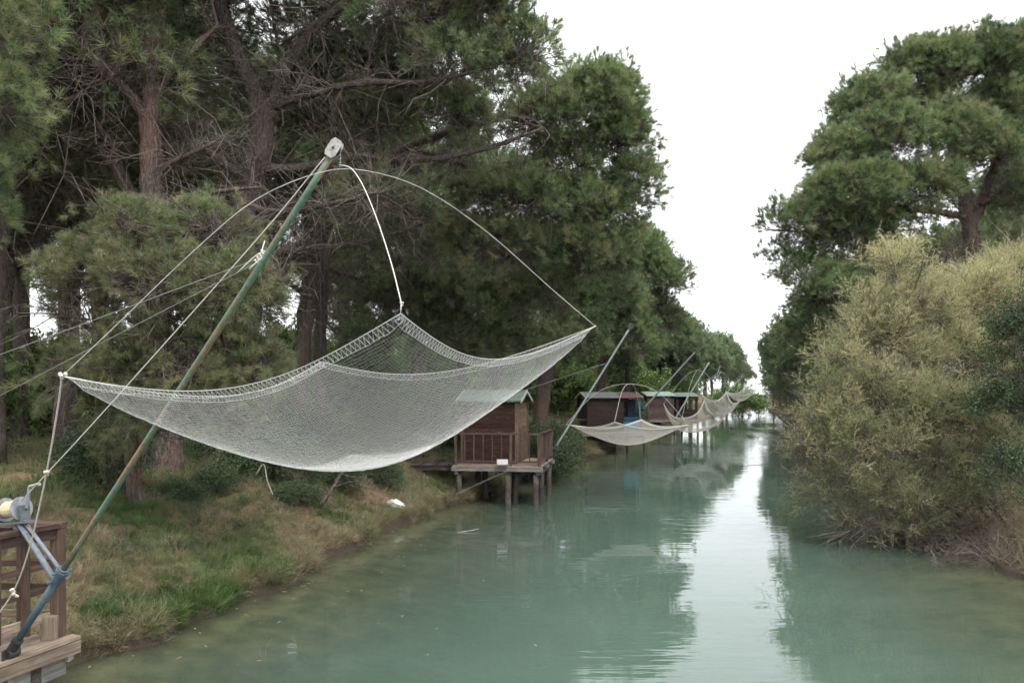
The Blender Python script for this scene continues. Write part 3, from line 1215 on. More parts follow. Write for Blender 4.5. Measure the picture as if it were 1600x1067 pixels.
# big forked pine in the middle
b = on_ground(W(392, 726, 20.6)[0], 20.6)
tree('pine_tree', 'broad dark pine forking into heavy limbs behind the green boom', b,
     [([b, W(388, 560, 20.5), W(384, 430, 20.4), W(390, 320, 20.4), W(408, 185, 20.3), W(372, 90, 20.2), W(345, 0, 20.2), W(325, -130, 20)], [.42, .38, .36, .36, .30, .20, .17, .10]),
      ([W(400, 230, 20.3), W(425, 165, 20.2), W(455, 95, 20.0), W(510, 30, 19.7), W(610, -50, 19.3)], [.21, .19, .16, .12, .07]),
      ([W(412, 170, 20.2), W(480, 150, 19.8), W(560, 130, 19.5), W(670, 128, 19.3), W(770, 105, 19.2)], [.11, .10, .085, .06, .03]),
      ([W(398, 265, 20.3), W(470, 262, 20.4), W(560, 245, 20.8), W(660, 250, 21.3), W(760, 232, 22), W(850, 200, 22.8)], [.13, .115, .10, .085, .065, .04]),
      ([W(392, 290, 20.4), W(330, 240, 20), W(270, 200, 19.6), W(220, 185, 19)], [.13, .11, .08, .04]),
      ([W(388, 330, 20.4), W(450, 330, 19.6), W(520, 318, 19.2), W(600, 300, 19)], [.10, .09, .07, .04]),
      ([W(388, 400, 20.4), W(470, 390, 20.6), W(560, 380, 21), W(660, 350, 21.4)], [.10, .08, .07, .04])],
     [(W(560, -70, 20.0), (3.6, 2.6, 1.3), 1, 0, 0), (W(750, 15, 19.6), (1.45, 1.7, 1.1), 1.0, .0, .05), (W(815, 95, 19.8), (.9, 1.2, .7), 1.0, .05, .05),
      (W(420, -150, 20.4), (2.6, 2.6, 1.2), 1, 0, 0), (W(640, 20, 19.0), (1.5, 1.4, .55), .8, -.05, .1), (W(700, 110, 19.6), (1.3, 1.2, .45), .6, -.05, .1),
      (W(470, 60, 21.5), (1.8, 1.3, .8), .7, -.1, 0), (W(570, 105, 22.5), (2.2, 1.4, .8), .75, -.05, .05), (W(480, 170, 23), (2.0, 1.4, .9), .6, -.12, .05), (W(670, 185, 23.5), (2.0, 1.4, .8), .7, -.05, .05), (W(690, 60, 22), (1.6, 1.3, .8), .8, 0, .03), (W(560, 200, 22.5), (2.2, 1.5, .6), .6, -.1, .1), (W(600, 330, 20.4), (1.6, 1.3, .6), .35, -.1, .15)],
     bare_per=4.80, bare_len=1.15, low_cut=-0.25, clump_density=.95, bark=M['bark_dark'])

# leaning pair of thin trunks with the broad crown over the canal
b = on_ground(W(463, 702, 26)[0], 26)
tree('pine_tree', 'leaning pine with wide green crown hanging out over the canal', b,
     [([b, W(472, 560, 26), W(489, 450, 26), W(506, 360, 25.8), W(560, 285, 25.5), W(650, 225, 25.2), W(760, 190, 25), W(880, 160, 25)], [.27, .24, .21, .19, .17, .15, .12, .07]),
      ([W(640, 232, 25.2), W(740, 262, 24.8), W(840, 285, 24.6), W(930, 290, 24.6)], [.11, .09, .07, .04]),
      ([W(560, 290, 25.5), W(650, 330, 25), W(740, 360, 24.6), W(830, 380, 24.5)], [.10, .09, .07, .04]),
      ([W(800, 185, 25), W(900, 215, 25), W(970, 240, 25.2)], [.08, .06, .03])],
     [(W(930, 165, 25), (1.55, 1.8, 1.25), 1.15, .16, -.05), (W(965, 225, 25.2), (1.1, 1.4, 1.3), 1.15, .12, -.05), (W(850, 190, 24.6), (1.4, 1.4, .8), .9, .08, 0),
      (W(985, 290, 25.4), (.65, 1.1, .8), 1.1, .05, 0), (W(790, 320, 24.2), (1.9, 1.5, .7), 1.1, .04, .14), (W(770, 390, 24.4), (2.2, 1.6, .9), 1.05, -.05, .2),
      (W(880, 330, 24.8), (1.5, 1.4, 1.0), 1.05, 0, .12), (W(900, 400, 25.2), (1.2, 1.4, 1.1), 1.0, -.04, .12), (W(660, 360, 25.5), (1.6, 1.3, .5), .5, -.1, .2),
      (W(780, 130, 25.6), (1.4, 1.3, .5), .6, .05, 0), (W(955, 335, 25.4), (1.25, 1.4, .95), 1.1, 0, .06), (W(945, 410, 26), (1.2, 1.4, .9), 1.0, -.04, .08), (W(880, 265, 25), (1.3, 1.3, .8), .8, .03, .04)],
     bare_per=3.00, low_cut=-0.3, clump_density=1.2, bark=M['bark_dark'])
b = on_ground(W(505, 700, 27)[0], 27)
tree('pine_tree', 'slim upright pine trunk beside the leaning one, behind the net', b,
     [([b, W(500, 560, 27), W(506, 440, 27), W(515, 330, 27), W(530, 230, 27), W(560, 120, 27)], [.22, .20, .18, .16, .13, .07]),
      ([W(508, 420, 27), W(580, 440, 27.4), W(660, 450, 27.8), W(730, 470, 28)], [.07, .06, .05, .03])],
     [(W(640, 470, 27.5), (2.2, 1.5, .8), .8, -.1, .1), (W(730, 480, 27.2), (1.9, 1.5, 1.0), 1.0, -.1, .14), (W(840, 470, 27), (1.9, 1.5, 1.2), 1.0, -.05, .12), (W(560, 150, 27.5), (2, 1.8, .8), .6, 0, 0),
      (W(590, 400, 27.4), (1.6, 1.5, .7), .5, -.1, .1), (W(690, 530, 27.6), (1.5, 1.2, .7), .9, -.12, .1), (W(800, 545, 28), (1.7, 1.2, .7), .9, -.1, .05), (W(590, 535, 28.5), (1.6, 1.2, .7), .6, -.1, 0)],
     bare_per=3.40, low_cut=-0.6, bark=M['bark_dark'])

# low young pine at the bank edge
b = on_ground(W(215, 800, 14.2)[0], 14.2)
tree('pine_tree', 'low bushy pine with drooping olive foliage above the near bank', b,
     [([b, W(209, 740, 14.05), W(206, 640, 13.7), W(225, 520, 13.3), W(240, 420, 13.3), W(250, 340, 13.3)], [.15, .12, .10, .085, .06, .03]),
      ([W(222, 540, 13.2), W(300, 480, 13), W(370, 450, 12.8), W(430, 450, 12.6)], [.06, .05, .04, .02]),
      ([W(215, 580, 13.1), W(150, 520, 12.8), W(90, 490, 12.6)], [.06, .045, .02])],
     [(W(195, 365, 13.1), (.85, .9, .42), 1.15, .08, .14), (W(335, 370, 13), (.75, .9, .45), 1.15, .10, .10), (W(140, 450, 12.9), (.75, .9, .7), 1.1, .0, .2), (W(250, 450, 12.6), (1.15, 1.0, .7), 1.15, .02, .22),
      (W(370, 470, 12.8), (.85, .9, .75), 1.1, .02, .16), (W(180, 560, 12.8), (1.0, .9, .6), 1.05, -.06, .22), (W(300, 570, 12.6), (1.0, .9, .6), 1.05, -.06, .2), (W(400, 580, 13), (.6, .7, .6), 1.0, -.02, .12),
      (W(110, 590, 13), (.55, .6, .45), .8, -.08, .12), (W(330, 660, 13.4), (.9, .7, .4), .7, -.1, .1), (W(230, 650, 13.2), (.8, .7, .35), .6, -.1, .1)],
     protos=PINE_LOW, clump_density=2.1, bare_per=2.60, bare_len=.75, leaf_r=.005, sprig_scale=.85, low_cut=-.8, group=None, seg=.3, up_bias=.15, dry0=.16)

# pine whose foliage hangs in from the left edge
b = on_ground(-8.3, 9.2)
tree('pine_tree', 'pine whose pale green foliage hangs in at the top left edge', b,
     [([b, b + (0.05, .05, 3), b + (.2, .1, 6), b + (.3, .1, 9)], [.24, .20, .17, .10]),
      ([b + (.2, .1, 5.6), b + (.9, -.1, 6.2), b + (1.6, -.3, 6.6)], [.09, .06, .03]),
      ([b + (.1, .1, 4.4), b + (.8, .0, 4.9), b + (1.4, -.1, 5.3)], [.07, .05, .02])],
     [(W(-25, 60, 9.0), (.55, .6, .55), 1.3, .3, .1), (W(-20, 170, 9.1), (.5, .6, .42), 1.3, .3, .1), (W(-35, 250, 9.3), (.45, .5, .3), 1.1, .15, .1), (W(-80, -50, 9), (1, 1, .7), 1, .2, .1),
      (W(-200, 100, 9.5), (1.2, 1.2, 1), .8, .1, 0), (W(-40, 330, 9.8), (.4, .4, .2), .8, .0, .1)],
     protos=PINE_LOW, clump_density=2.4, bare_per=1.30, bare_len=.7, leaf_r=.005, sprig_scale=.85, group=None, seg=.3)

# ------------------------------------------------------------------ pines further along the left bank
b = on_ground(1.0, 35.0)
tree('pine_tree', 'ivy-dark pine standing just past the first hut', b,
     [([b, W(850, 610, 35), W(865, 540, 35), W(880, 460, 35), W(880, 330, 35)], [.36, .32, .28, .2, .1])],
     [(W(880, 540, 34.5), (2.0, 1.8, 1.1), 1, -.08, .05), (W(930, 470, 35.5), (2.4, 2.2, 1.6), 1, 0, 0), (W(850, 450, 36), (2.4, 2.2, 1.6), .9, -.05, .05), (W(980, 530, 36), (1.4, 1.5, .8), .8, -.08, 0), (W(780, 540, 36), (2.2, 1.6, .9), .8, -.1, 0)],
     bare_per=1.82, group='pines further along the left bank', protos=PINE_MID, clump_density=.75)
b = on_ground(5.2, 46)
tree('pine_tree', 'round-crowned green pine above the second hut', b,
     [([b, W(938, 610, 46), W(948, 540, 46), W(965, 470, 46), W(985, 400, 46)], [.34, .3, .26, .2, .08]),
      ([W(948, 545, 46), W(1000, 510, 45.5), W(1040, 480, 45)], [.12, .09, .04])],
     [(W(985, 400, 45), (2.3, 2.6, 1.9), 1.05, .15, -.08), (W(1030, 440, 45.4), (1.7, 2.0, 1.7), 1.05, .12, -.08), (W(940, 460, 44), (2.2, 2.2, 1.6), .9, -.03, .02), (W(1030, 510, 46), (1.7, 1.8, 1.0), .9, -.05, .02), (W(960, 540, 44.5), (2.4, 1.8, 1.0), .8, -.1, .04), (W(1000, 480, 47), (2, 2, 1.4), .8, 0, 0)],
     bare_per=1.82, group='pines further along the left bank', protos=PINE_MID, clump_density=.95, low_cut=-.5)

# template trees, copied for the rows behind and the far banks
tb = np.array([0., 0., 0.])
tA = empty('pine_tree', (0, 0, 0))
tag(tA, 'dark pine in the wood behind the left bank', 'tree', 'dark pines in the wood behind the left bank')
grow_plant(tA, [([tb, (.1, 0, 3), (.25, .1, 6), (.2, .1, 9), (.2, 0, 11.5)], [.26, .22, .19, .14, .06]),
                ([(.2, .05, 5), (1.5, .5, 6.4), (2.8, .9, 7.4)], [.08, .06, .03]), ([(.2, .05, 4.4), (-1.5, -.5, 5.6), (-2.8, -.5, 6.4)], [.08, .06, .03])],
           [((.4, 0, 10.6), (2.6, 2.6, 1.3), 1, 0, 0), ((-1.8, .8, 9), (2.0, 2.0, 1.1), 1, 0, 0), ((2.2, -.6, 8.6), (2.0, 2.0, 1.1), 1, 0, 0), ((0, 2, 8), (2, 2, 1.0), .8, 0, 0), ((0, -2.2, 8), (2, 2, 1), .8, 0, 0),
            ((-2.4, -.4, 6.2), (1.6, 1.4, .6), .5, -.1, .1), ((2.6, .8, 6.6), (1.6, 1.4, .6), .5, -.1, .1), ((0, 0, 5), (2.5, 2.5, 1.0), .25, -.15, .2)],
           PINE_MID, PM, M['bark_dark'], clump_density=.6, bare_per=3.12, bare_len=1.3, low_cut=-.4, tint0=.4)
tB = empty('pine_tree', (0, 0, 0))
tag(tB, 'first round-crowned pine of the far left row, counting away from the huts', 'tree', 'pines far along the left bank')
grow_plant(tB, [([tb, (.1, .1, 2.2), (.3, 0, 4.4), (.3, 0, 7.5), (.2, 0, 9.5)], [.30, .26, .22, .15, .06])],
           [((0, 0, 8.6), (3.0, 3.0, 2.2), 1, .08, -.05), ((1.9, .5, 7.2), (2.2, 2.2, 1.8), 1, .04, -.05), ((-1.9, -.3, 7.0), (2.2, 2.2, 1.8), 1, .04, -.05), ((.2, 2.0, 6.8), (2.2, 2.2, 1.7), .9, 0, 0), ((0, -2.0, 6.6), (2.3, 2.2, 1.8), 1, 0, 0),
            ((1.5, -1.2, 5.2), (2.0, 1.8, .9), .7, -.1, .05), ((-1.6, -1.0, 5.0), (2.0, 1.8, .9), .7, -.1, .05)],
           PINE_FAR, PMF, M['bark_dark'], clump_density=.62, bare_per=1.30, bare_len=1.2, low_cut=-.55)

wood = [(-13.5, 24, 1.35), (-16, 31, 1.5), (-20, 26, 1.6), (-12.8, 19.5, 1.35), (-24, 34, 1.6), (-14, 39, 1.35), (-4.3, 37, 1.35), (-9.8, 37, 1.45), (-17.2, 27.8, 1.3), (-2.5, 41, .9), (-20, 46, 1.5), (-8, 50, 1.1), (-29, 46, 1.6),
        (-1, 54, 1.0), (-13, 60, 1.3), (3, 66, 1.05), (-26, 66, 1.6), (-5, 74, 1.2), (8, 84, 1.1), (-16, 84, 1.4)]
for i, (x, y, s) in enumerate(wood):
    loc = on_ground(x, y)
    if i == 0:
        tA.location = loc.tolist()
        tA.rotation_euler = (0, 0, .4)
        tA.scale = (s, s, s)
    else:
        copy_thing(tA, loc.tolist(), 1.7 * i + .4, (s * (1 + .1 * math.sin(i * 3)), s * (1 + .1 * math.cos(i * 2)), s))
ORD = ['first', 'second', 'third', 'fourth', 'fifth', 'sixth', 'seventh', 'eighth', 'ninth', 'tenth', 'eleventh', 'twelfth', 'thirteenth']
rowL = [(14.2, 72, .86), (8.5, 60, .85), (17.5, 84, .92), (21.5, 96, .95), (26, 108, .98), (30, 119, .95), (14, 96, 1.0), (35, 133, 1.0), (41, 152, .9), (20, 118, 1.05), (52, 180, .8), (61, 186, .8)]
rowL.sort(key=lambda q: q[1])
for i, (x, y, s) in enumerate(rowL):
    loc = on_ground(x, y)
    if i == 0:
        tB.location = loc.tolist()
        tB.scale = (s,) * 3
    else:
        copy_thing(tB, loc.tolist(), 2.3 * i, (s, s, s * (1 + .08 * math.sin(i))), ORD[i] + ' round-crowned pine of the far left row, counting away from the huts')
rowR = [(21.0, 49, .95), (25.2, 64, .98), (28.6, 78, .98), (33.2, 94, .98), (39.2, 113, .98), (45.6, 133, .95), (53, 152, .95), (24.5, 54, 1.15), (34, 66, 1.3), (44, 88, 1.3), (30, 46, 1.35), (52, 116, 1.2)]
rowR.sort(key=lambda q: q[1])
for i, (x, y, s) in enumerate(rowR):
    copy_thing(tB, on_ground(x, y).tolist(), 1.1 + 1.9 * i, (s, s, s * (1 + .08 * math.sin(i + 2))),
               ORD[i] + ' pine of the receding right bank row, counting from the big umbrella pine', 'pines along the right bank')

# ------------------------------------------------------------------ right bank: big pine, tamarisks, dark shrub
b = on_ground(16.2, 28)
tree('pine_tree', 'large umbrella pine towering over the tamarisk on the right bank', b,
     [([b, W(1522, 560, 28), W(1521, 440, 28), W(1514, 350, 28), W(1496, 260, 28), W(1470, 150, 28), W(1450, 90, 28)], [.36, .32, .29, .26, .2, .13, .06]),
      ([W(1516, 355, 28), W(1540, 300, 28.2), W(1570, 200, 28.5), W(1590, 100, 28.6)], [.2, .17, .13, .06]),
      ([W(1512, 340, 28), W(1450, 330, 27.4), W(1380, 330, 26.8), W(1290, 360, 26.4), W(1205, 360, 26.2)], [.12, .10, .08, .06, .02]),
      ([W(1505, 300, 28), W(1440, 270, 27.5), W(1360, 240, 27), W(1290, 240, 26.8)], [.12, .1, .07, .03]),
      ([W(1520, 400, 28), W(1490, 395, 27.5), W(1470, 420, 27), W(1455, 450, 26.8)], [.07, .06, .04, .02]),
      ([W(1530, 320, 28), W(1590, 290, 27.5), W(1650, 250, 27)], [.12, .09, .05])],
     [(W(1440, 115, 28), (1.5, 2.0, 1.0), 1.05, .16, -.05), (W(1530, 110, 28.4), (1.7, 2.2, 1.1), 1.05, .14, -.05), (W(1620, 95, 28.8), (1.8, 2.2, 1.2), 1, .12, -.05), (W(1360, 175, 27.4), (1.3, 1.7, 1.1), 1.05, .16, -.05),
      (W(1318, 250, 27), (1.25, 1.6, 1.0), 1.05, .13, -.05), (W(1300, 312, 26.6), (1.05, 1.4, .85), 1.05, .1, -.05), (W(1285, 348, 26.4), (.8, 1.0, .5), 1.0, .05, 0), (W(1325, 372, 26.6), (1.2, 1.2, .5), .9, 0, .03), (W(1400, 360, 26.4), (1.4, 1.2, .55), .7, -.05, .06), (W(1390, 225, 26.2), (1.6, 1.4, 1.0), 1.05, .1, 0),
      (W(1480, 220, 26.4), (1.5, 1.4, .9), 1.0, .1, 0), (W(1340, 305, 26), (1.5, 1.4, .9), 1.0, .06, 0), (W(1440, 300, 26), (1.7, 1.3, .7), .9, 0, .08), (W(1550, 250, 27), (1.5, 1.5, .8), .9, .05, .05),
      (W(1610, 320, 27.5), (1.4, 1.4, .8), .8, -.05, .1), (W(1630, 200, 28), (1.5, 1.8, 1.0), .9, .05, 0), (W(1222, 357, 26.3), (.3, .4, .2), .8, 0, 0), (W(1225, 415, 27), (.3, .4, .2), .6, 0, 0), (W(1330, 375, 27), (1.7, 1.3, .6), .8, -.08, .06), (W(1415, 180, 28.5), (1.5, 1.6, 1.0), 1, .08, 0), (W(1560, 180, 28.5), (1.6, 1.6, 1.0), 1, .05, 0)],
     bare_per=2.4, low_cut=-.3, group=None, clump_density=1.3)
b = on_ground(20.5, 39)
tree('pine_tree', 'dense dark pine between the big umbrella pine and the water', b,
     [([b, W(1440, 560, 40), W(1400, 480, 41), W(1350, 430, 41)], [.3, .24, .18, .07])],
     [(W(1300, 470, 41), (2.1, 2.2, 1.5), 1, .04, 0), (W(1270, 430, 41.5), (1.6, 1.8, 1.1), 1, .08, 0), (W(1380, 410, 41.5), (2.2, 2, 1.2), .9, .05, 0), (W(1480, 400, 42), (2.6, 2, 1.4), .8, -.05, .03), (W(1590, 380, 41), (2.4, 2, 1.4), .8, -.08, .03), (W(1380, 450, 41), (2.2, 2.2, 1.6), .9, .0, 0), (W(1270, 530, 42), (1.9, 2.0, 1.4), 1, 0, 0), (W(1350, 540, 41), (2.4, 2, 1.5), .9, -.05, 0), (W(1460, 470, 40), (2.2, 2, 1.6), .8, -.08, .05), (W(1560, 440, 38), (2.2, 2, 1.4), .7, -.1, .05), (W(1330, 610, 41), (2.4, 1.8, 1.0), .9, -.08, 0), (W(1520, 520, 38), (2.2, 2, 1.6), .7, -.1, .05)],
     bare_per=1.56, group=None, protos=PINE_MID, clump_density=.7)

TM = [M['twig'], M['tamarisk']]
# the bush is a sheaf of plumes: (px, py, distance, half width, half height, tint)
PLUMES = []
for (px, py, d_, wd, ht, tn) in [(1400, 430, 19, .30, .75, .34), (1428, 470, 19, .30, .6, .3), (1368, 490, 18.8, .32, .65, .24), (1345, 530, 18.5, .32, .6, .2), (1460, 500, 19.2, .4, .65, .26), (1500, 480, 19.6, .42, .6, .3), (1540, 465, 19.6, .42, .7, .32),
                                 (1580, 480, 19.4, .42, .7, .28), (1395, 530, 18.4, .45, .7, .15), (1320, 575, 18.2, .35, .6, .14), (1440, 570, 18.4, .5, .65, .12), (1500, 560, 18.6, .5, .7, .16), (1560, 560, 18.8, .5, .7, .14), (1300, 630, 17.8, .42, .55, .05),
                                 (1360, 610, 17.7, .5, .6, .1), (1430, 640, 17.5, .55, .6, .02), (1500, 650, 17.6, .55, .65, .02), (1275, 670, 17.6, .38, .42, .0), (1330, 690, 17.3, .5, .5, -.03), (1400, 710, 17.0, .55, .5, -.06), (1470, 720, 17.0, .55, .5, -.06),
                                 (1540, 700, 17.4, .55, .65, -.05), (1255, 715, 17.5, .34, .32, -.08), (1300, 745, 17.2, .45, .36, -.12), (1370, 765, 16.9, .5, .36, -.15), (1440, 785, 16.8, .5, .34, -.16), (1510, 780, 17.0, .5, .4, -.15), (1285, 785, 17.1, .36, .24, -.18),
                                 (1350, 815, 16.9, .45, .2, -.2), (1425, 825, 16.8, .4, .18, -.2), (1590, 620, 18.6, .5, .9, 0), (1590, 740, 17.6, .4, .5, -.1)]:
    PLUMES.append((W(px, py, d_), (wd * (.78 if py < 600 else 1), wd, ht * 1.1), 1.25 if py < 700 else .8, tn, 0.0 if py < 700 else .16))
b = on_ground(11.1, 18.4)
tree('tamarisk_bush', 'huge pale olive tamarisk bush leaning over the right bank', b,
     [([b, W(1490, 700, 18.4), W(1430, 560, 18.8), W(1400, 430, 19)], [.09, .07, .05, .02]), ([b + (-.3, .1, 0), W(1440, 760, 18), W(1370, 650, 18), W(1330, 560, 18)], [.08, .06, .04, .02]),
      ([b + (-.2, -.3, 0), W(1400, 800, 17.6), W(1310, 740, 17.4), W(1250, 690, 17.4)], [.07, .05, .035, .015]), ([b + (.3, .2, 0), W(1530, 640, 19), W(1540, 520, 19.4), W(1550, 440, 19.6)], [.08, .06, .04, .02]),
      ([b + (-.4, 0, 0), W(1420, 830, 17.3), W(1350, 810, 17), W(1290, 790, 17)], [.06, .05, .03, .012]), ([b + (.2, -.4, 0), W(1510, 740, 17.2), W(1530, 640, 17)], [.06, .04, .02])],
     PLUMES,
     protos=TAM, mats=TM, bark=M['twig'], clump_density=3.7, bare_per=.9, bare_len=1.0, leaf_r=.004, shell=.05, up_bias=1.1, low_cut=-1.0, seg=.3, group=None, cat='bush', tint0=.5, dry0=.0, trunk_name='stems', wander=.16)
b = on_ground(15.2, 21.5)
tree('tamarisk_bush', 'golden-topped tamarisk behind, at the right edge', b,
     [([b, W(1650, 600, 21.5), W(1600, 480, 21.5), W(1580, 410, 21.5)], [.09, .07, .04, .02]), ([b, W(1600, 620, 21.5), W(1530, 520, 21.5), W(1490, 450, 21.5)], [.08, .06, .03, .015])],
     [(W(1575, 435, 21.5), (1.0, .9, .75), 1.1, .34, .0), (W(1500, 470, 21.5), (.9, .9, .5), 1.1, .3, .0), (W(1620, 480, 21), (1.0, 1, .9), 1, .25, 0), (W(1560, 520, 21), (1.2, 1, .8), 1, .1, 0), (W(1630, 600, 20.5), (1.2, 1, 1.2), .9, 0, 0)],
     protos=TAM, mats=TM, bark=M['twig'], clump_density=4.2, bare_per=.7, leaf_r=.004, shell=.35, group=None, cat='bush', seg=.3, tint0=.52, dry0=.0, trunk_name='stems')
SM = [M['twig'], M['leaf']]
b = on_ground(11.3, 15.6)
tree('evergreen_shrub', 'dark glossy evergreen shrub at the right edge in front of the tamarisk', b,
     [([b, W(1630, 700, 15.6), W(1600, 580, 15.7), W(1590, 500, 15.8)], [.06, .05, .03, .015]), ([b, W(1660, 680, 15.6), W(1640, 540, 15.8)], [.05, .04, .02])],
     [(W(1590, 530, 15.8), (.5, .6, .7), 1.2, 0, 0), (W(1570, 640, 15.6), (.5, .6, .75), 1.2, 0, 0), (W(1585, 740, 15.4), (.45, .5, .4), 1.1, -.05, 0), (W(1640, 600, 15.6), (.7, .6, 1.1), 1, 0, 0), (W(1650, 450, 15.8), (.5, .5, .6), 1, 0, 0)],
     protos=SHRUB, mats=SM, bark=M['twig'], clump_density=2.8, bare_per=0.52, leaf_r=.004, shell=.35, group=None, cat='shrub', seg=.25, trunk_name='stems')

# ------------------------------------------------------------------ undergrowth shrubs (one shape, copied)
sA = empty('shrub', (0, 0, 0))
tag(sA, 'dark leafy shrub under the pines on the left bank', 'shrub', 'dark shrubs under the left pines')
grow_plant(sA, [([(0, 0, 0), (.1, 0, .5), (.1, .1, 1.0)], [.03, .025, .01]), ([(.1, .05, 0), (-.3, .1, .5), (-.5, .1, .9)], [.03, .02, .01])],
           [((0, 0, .75), (.75, .7, .55), 1, 0, 0), ((.5, .2, .5), (.6, .6, .45), 1, 0, 0), ((-.55, -.1, .55), (.6, .6, .5), 1, 0, 0)],
           SHRUB, SM, M['twig'], clump_density=3.0, bare_per=0.62, bare_len=.6, leaf_r=.003, seg=.2, trunk_name='stems')
sB = empty('shrub', (0, 0, 0))
tag(sB, 'bright green bush in the clearing behind the pines', 'shrub', 'bright bushes in the clearing')
grow_plant(sB, [([(0, 0, 0), (.1, 0, .7), (.1, .1, 1.5)], [.04, .03, .01])],
           [((0, 0, 1.2), (1.2, 1.1, .8), 1, 0, 0), ((.9, .2, .7), (1.0, .9, .6), 1, 0, 0), ((-.9, -.1, .8), (1.0, .9, .7), 1, 0, 0)],
           SHRUB_FAR, [M['twig'], M['leaf_bright']], M['twig'], clump_density=1.6, bare_per=0.62, bare_len=.6, leaf_r=.004, seg=.3, trunk_name='stems')
darks = [(W(420, 740, 18)[0], 18.3, .55), (W(335, 760, 16.5)[0], 16.6, .5), (W(520, 730, 20)[0], 20.2, .6), (W(265, 770, 15)[0], 15.2, .45), (W(590, 720, 21)[0], 21.6, .6), (W(460, 770, 17)[0], 17.2, .4), (W(150, 740, 15)[0], 15.5, 1.0), (W(330, 720, 19)[0], 20.4, .9), (W(880, 650, 31)[0] - .6, 31.5, 1.5), (.6, 29.5, 1.3), (-1.2, 30, 1.5),
         (-4.2, 27, 1.4), (-6, 24, 1.1), (8.4, 57, 1.6), (-3, 33, 1.6), (-15, 20, 1.5)]
for i, (x, y, s) in enumerate(darks):
    loc = on_ground(x, y).tolist()
    if i == 0:
        sA.location = loc
    else:
        copy_thing(sA, loc, 1.3 * i, (s * 1.1, s, s))
brights = [(W(120, 660, 30)[0], 30, 1.2), (W(200, 660, 34)[0], 34, 1.5), (W(60, 650, 36)[0], 36, 1.6), (W(300, 650, 38)[0], 38, 1.5), (W(440, 640, 40)[0], 40, 1.6), (W(560, 600, 44)[0], 44, 1.9), (W(680, 610, 48)[0], 48, 1.9),
           (W(520, 560, 52)[0], 52, 2.2), (W(870, 640, 52)[0], 52, 1.7), (W(900, 630, 60)[0], 60, 2.0), (W(960, 600, 72)[0], 66, 2.2), (W(1010, 600, 78)[0], 76, 2.2), (W(1050, 600, 92)[0], 92, 2.4), (-34, 44, 2), (-18, 29.5, 1.7), (-21.5, 33, 1.9), (-6, 58, 2.6), (-1.5, 62, 2.8), (2.5, 74, 3.2), (-11, 66, 3.0), (-17, 62, 3.0), (-24, 62, 3.0), (-3, 84, 3.6), (5, 90, 3.4), (-13, 88, 4.0), (-40, 60, 2.4), (-25, 50, 2)]
for i, (x, y, s) in enumerate(brights):
    loc = on_ground(x, y).tolist()
    if i == 0:
        sB.location = loc
        sB.scale = (s,) * 3
    else:
        copy_thing(sB, loc, 1.9 * i, s)
tag(copy_thing(sB, on_ground(29.5, 104).tolist(), .5, (2.6, 2.2, 2.0), 'pale bush on the far left bank beyond the huts', ''), group=None)

# waterside bushes of the right bank
tc = None
rb = [(12.6, 24.5, 1.7), (16.2, 24.5, 2.2), (18.5, 29, 2.6), (21.5, 33.5, 2.6), (24, 39, 2.8), (18, 33.5, 2.2), (14.8, 31, 1.8), (17.0, 38, 2.0), (20.2, 48, 2.2), (23.5, 58, 2.2), (26.8, 70, 2.4), (30.2, 82, 2.6), (34.5, 97, 2.6), (40.5, 115, 2.8), (47.5, 135, 2.8)]
rb.sort(key=lambda q: q[1])
ORD += ['fourteenth', 'fifteenth', 'sixteenth']
for i, (x, y, s) in enumerate(rb):
    loc = on_ground(x, y).tolist()
    if tc is None:
        tc = empty('waterside_bush', loc)
        tag(tc, 'first grey-green waterside bush under the right bank pines, next to the tamarisk', 'bush', 'bushes along the right waterline')
        tc.location = (0, 0, 0)
        grow_plant(tc, [([(0, 0, 0), (.1, 0, .5), (-.1, .1, 1.0)], [.03, .025, .01]), ([(.1, .05, 0), (-.4, .1, .5), (-.7, .1, .8)], [.03, .02, .01])],
                   [((0, 0, .8), (.8, .8, .7), 1, 0, 0), ((-.6, 0, .5), (.7, .7, .5), 1, 0, 0), ((.4, .5, .9), (.7, .7, .7), 1, 0, 0)],
                   kind_set(lambda: tamarisk_sprig(.5, 10, 12), 20, .45), [M['twig'], mat_foliage('willow_leaf', (0.05, 0.065, 0.03), (0.09, 0.11, 0.05), (0.15, 0.165, 0.075))], M['twig'],
                   clump_density=2.4, bare_per=1.04, bare_len=.6, leaf_r=.003, seg=.2, trunk_name='stems')
        tc.location = loc
        tc.scale = (s,) * 3
    else:
        copy_thing(tc, loc, 1.7 * i, s, ORD[i] + ' grey-green waterside bush under the right bank pines, counting from the tamarisk')

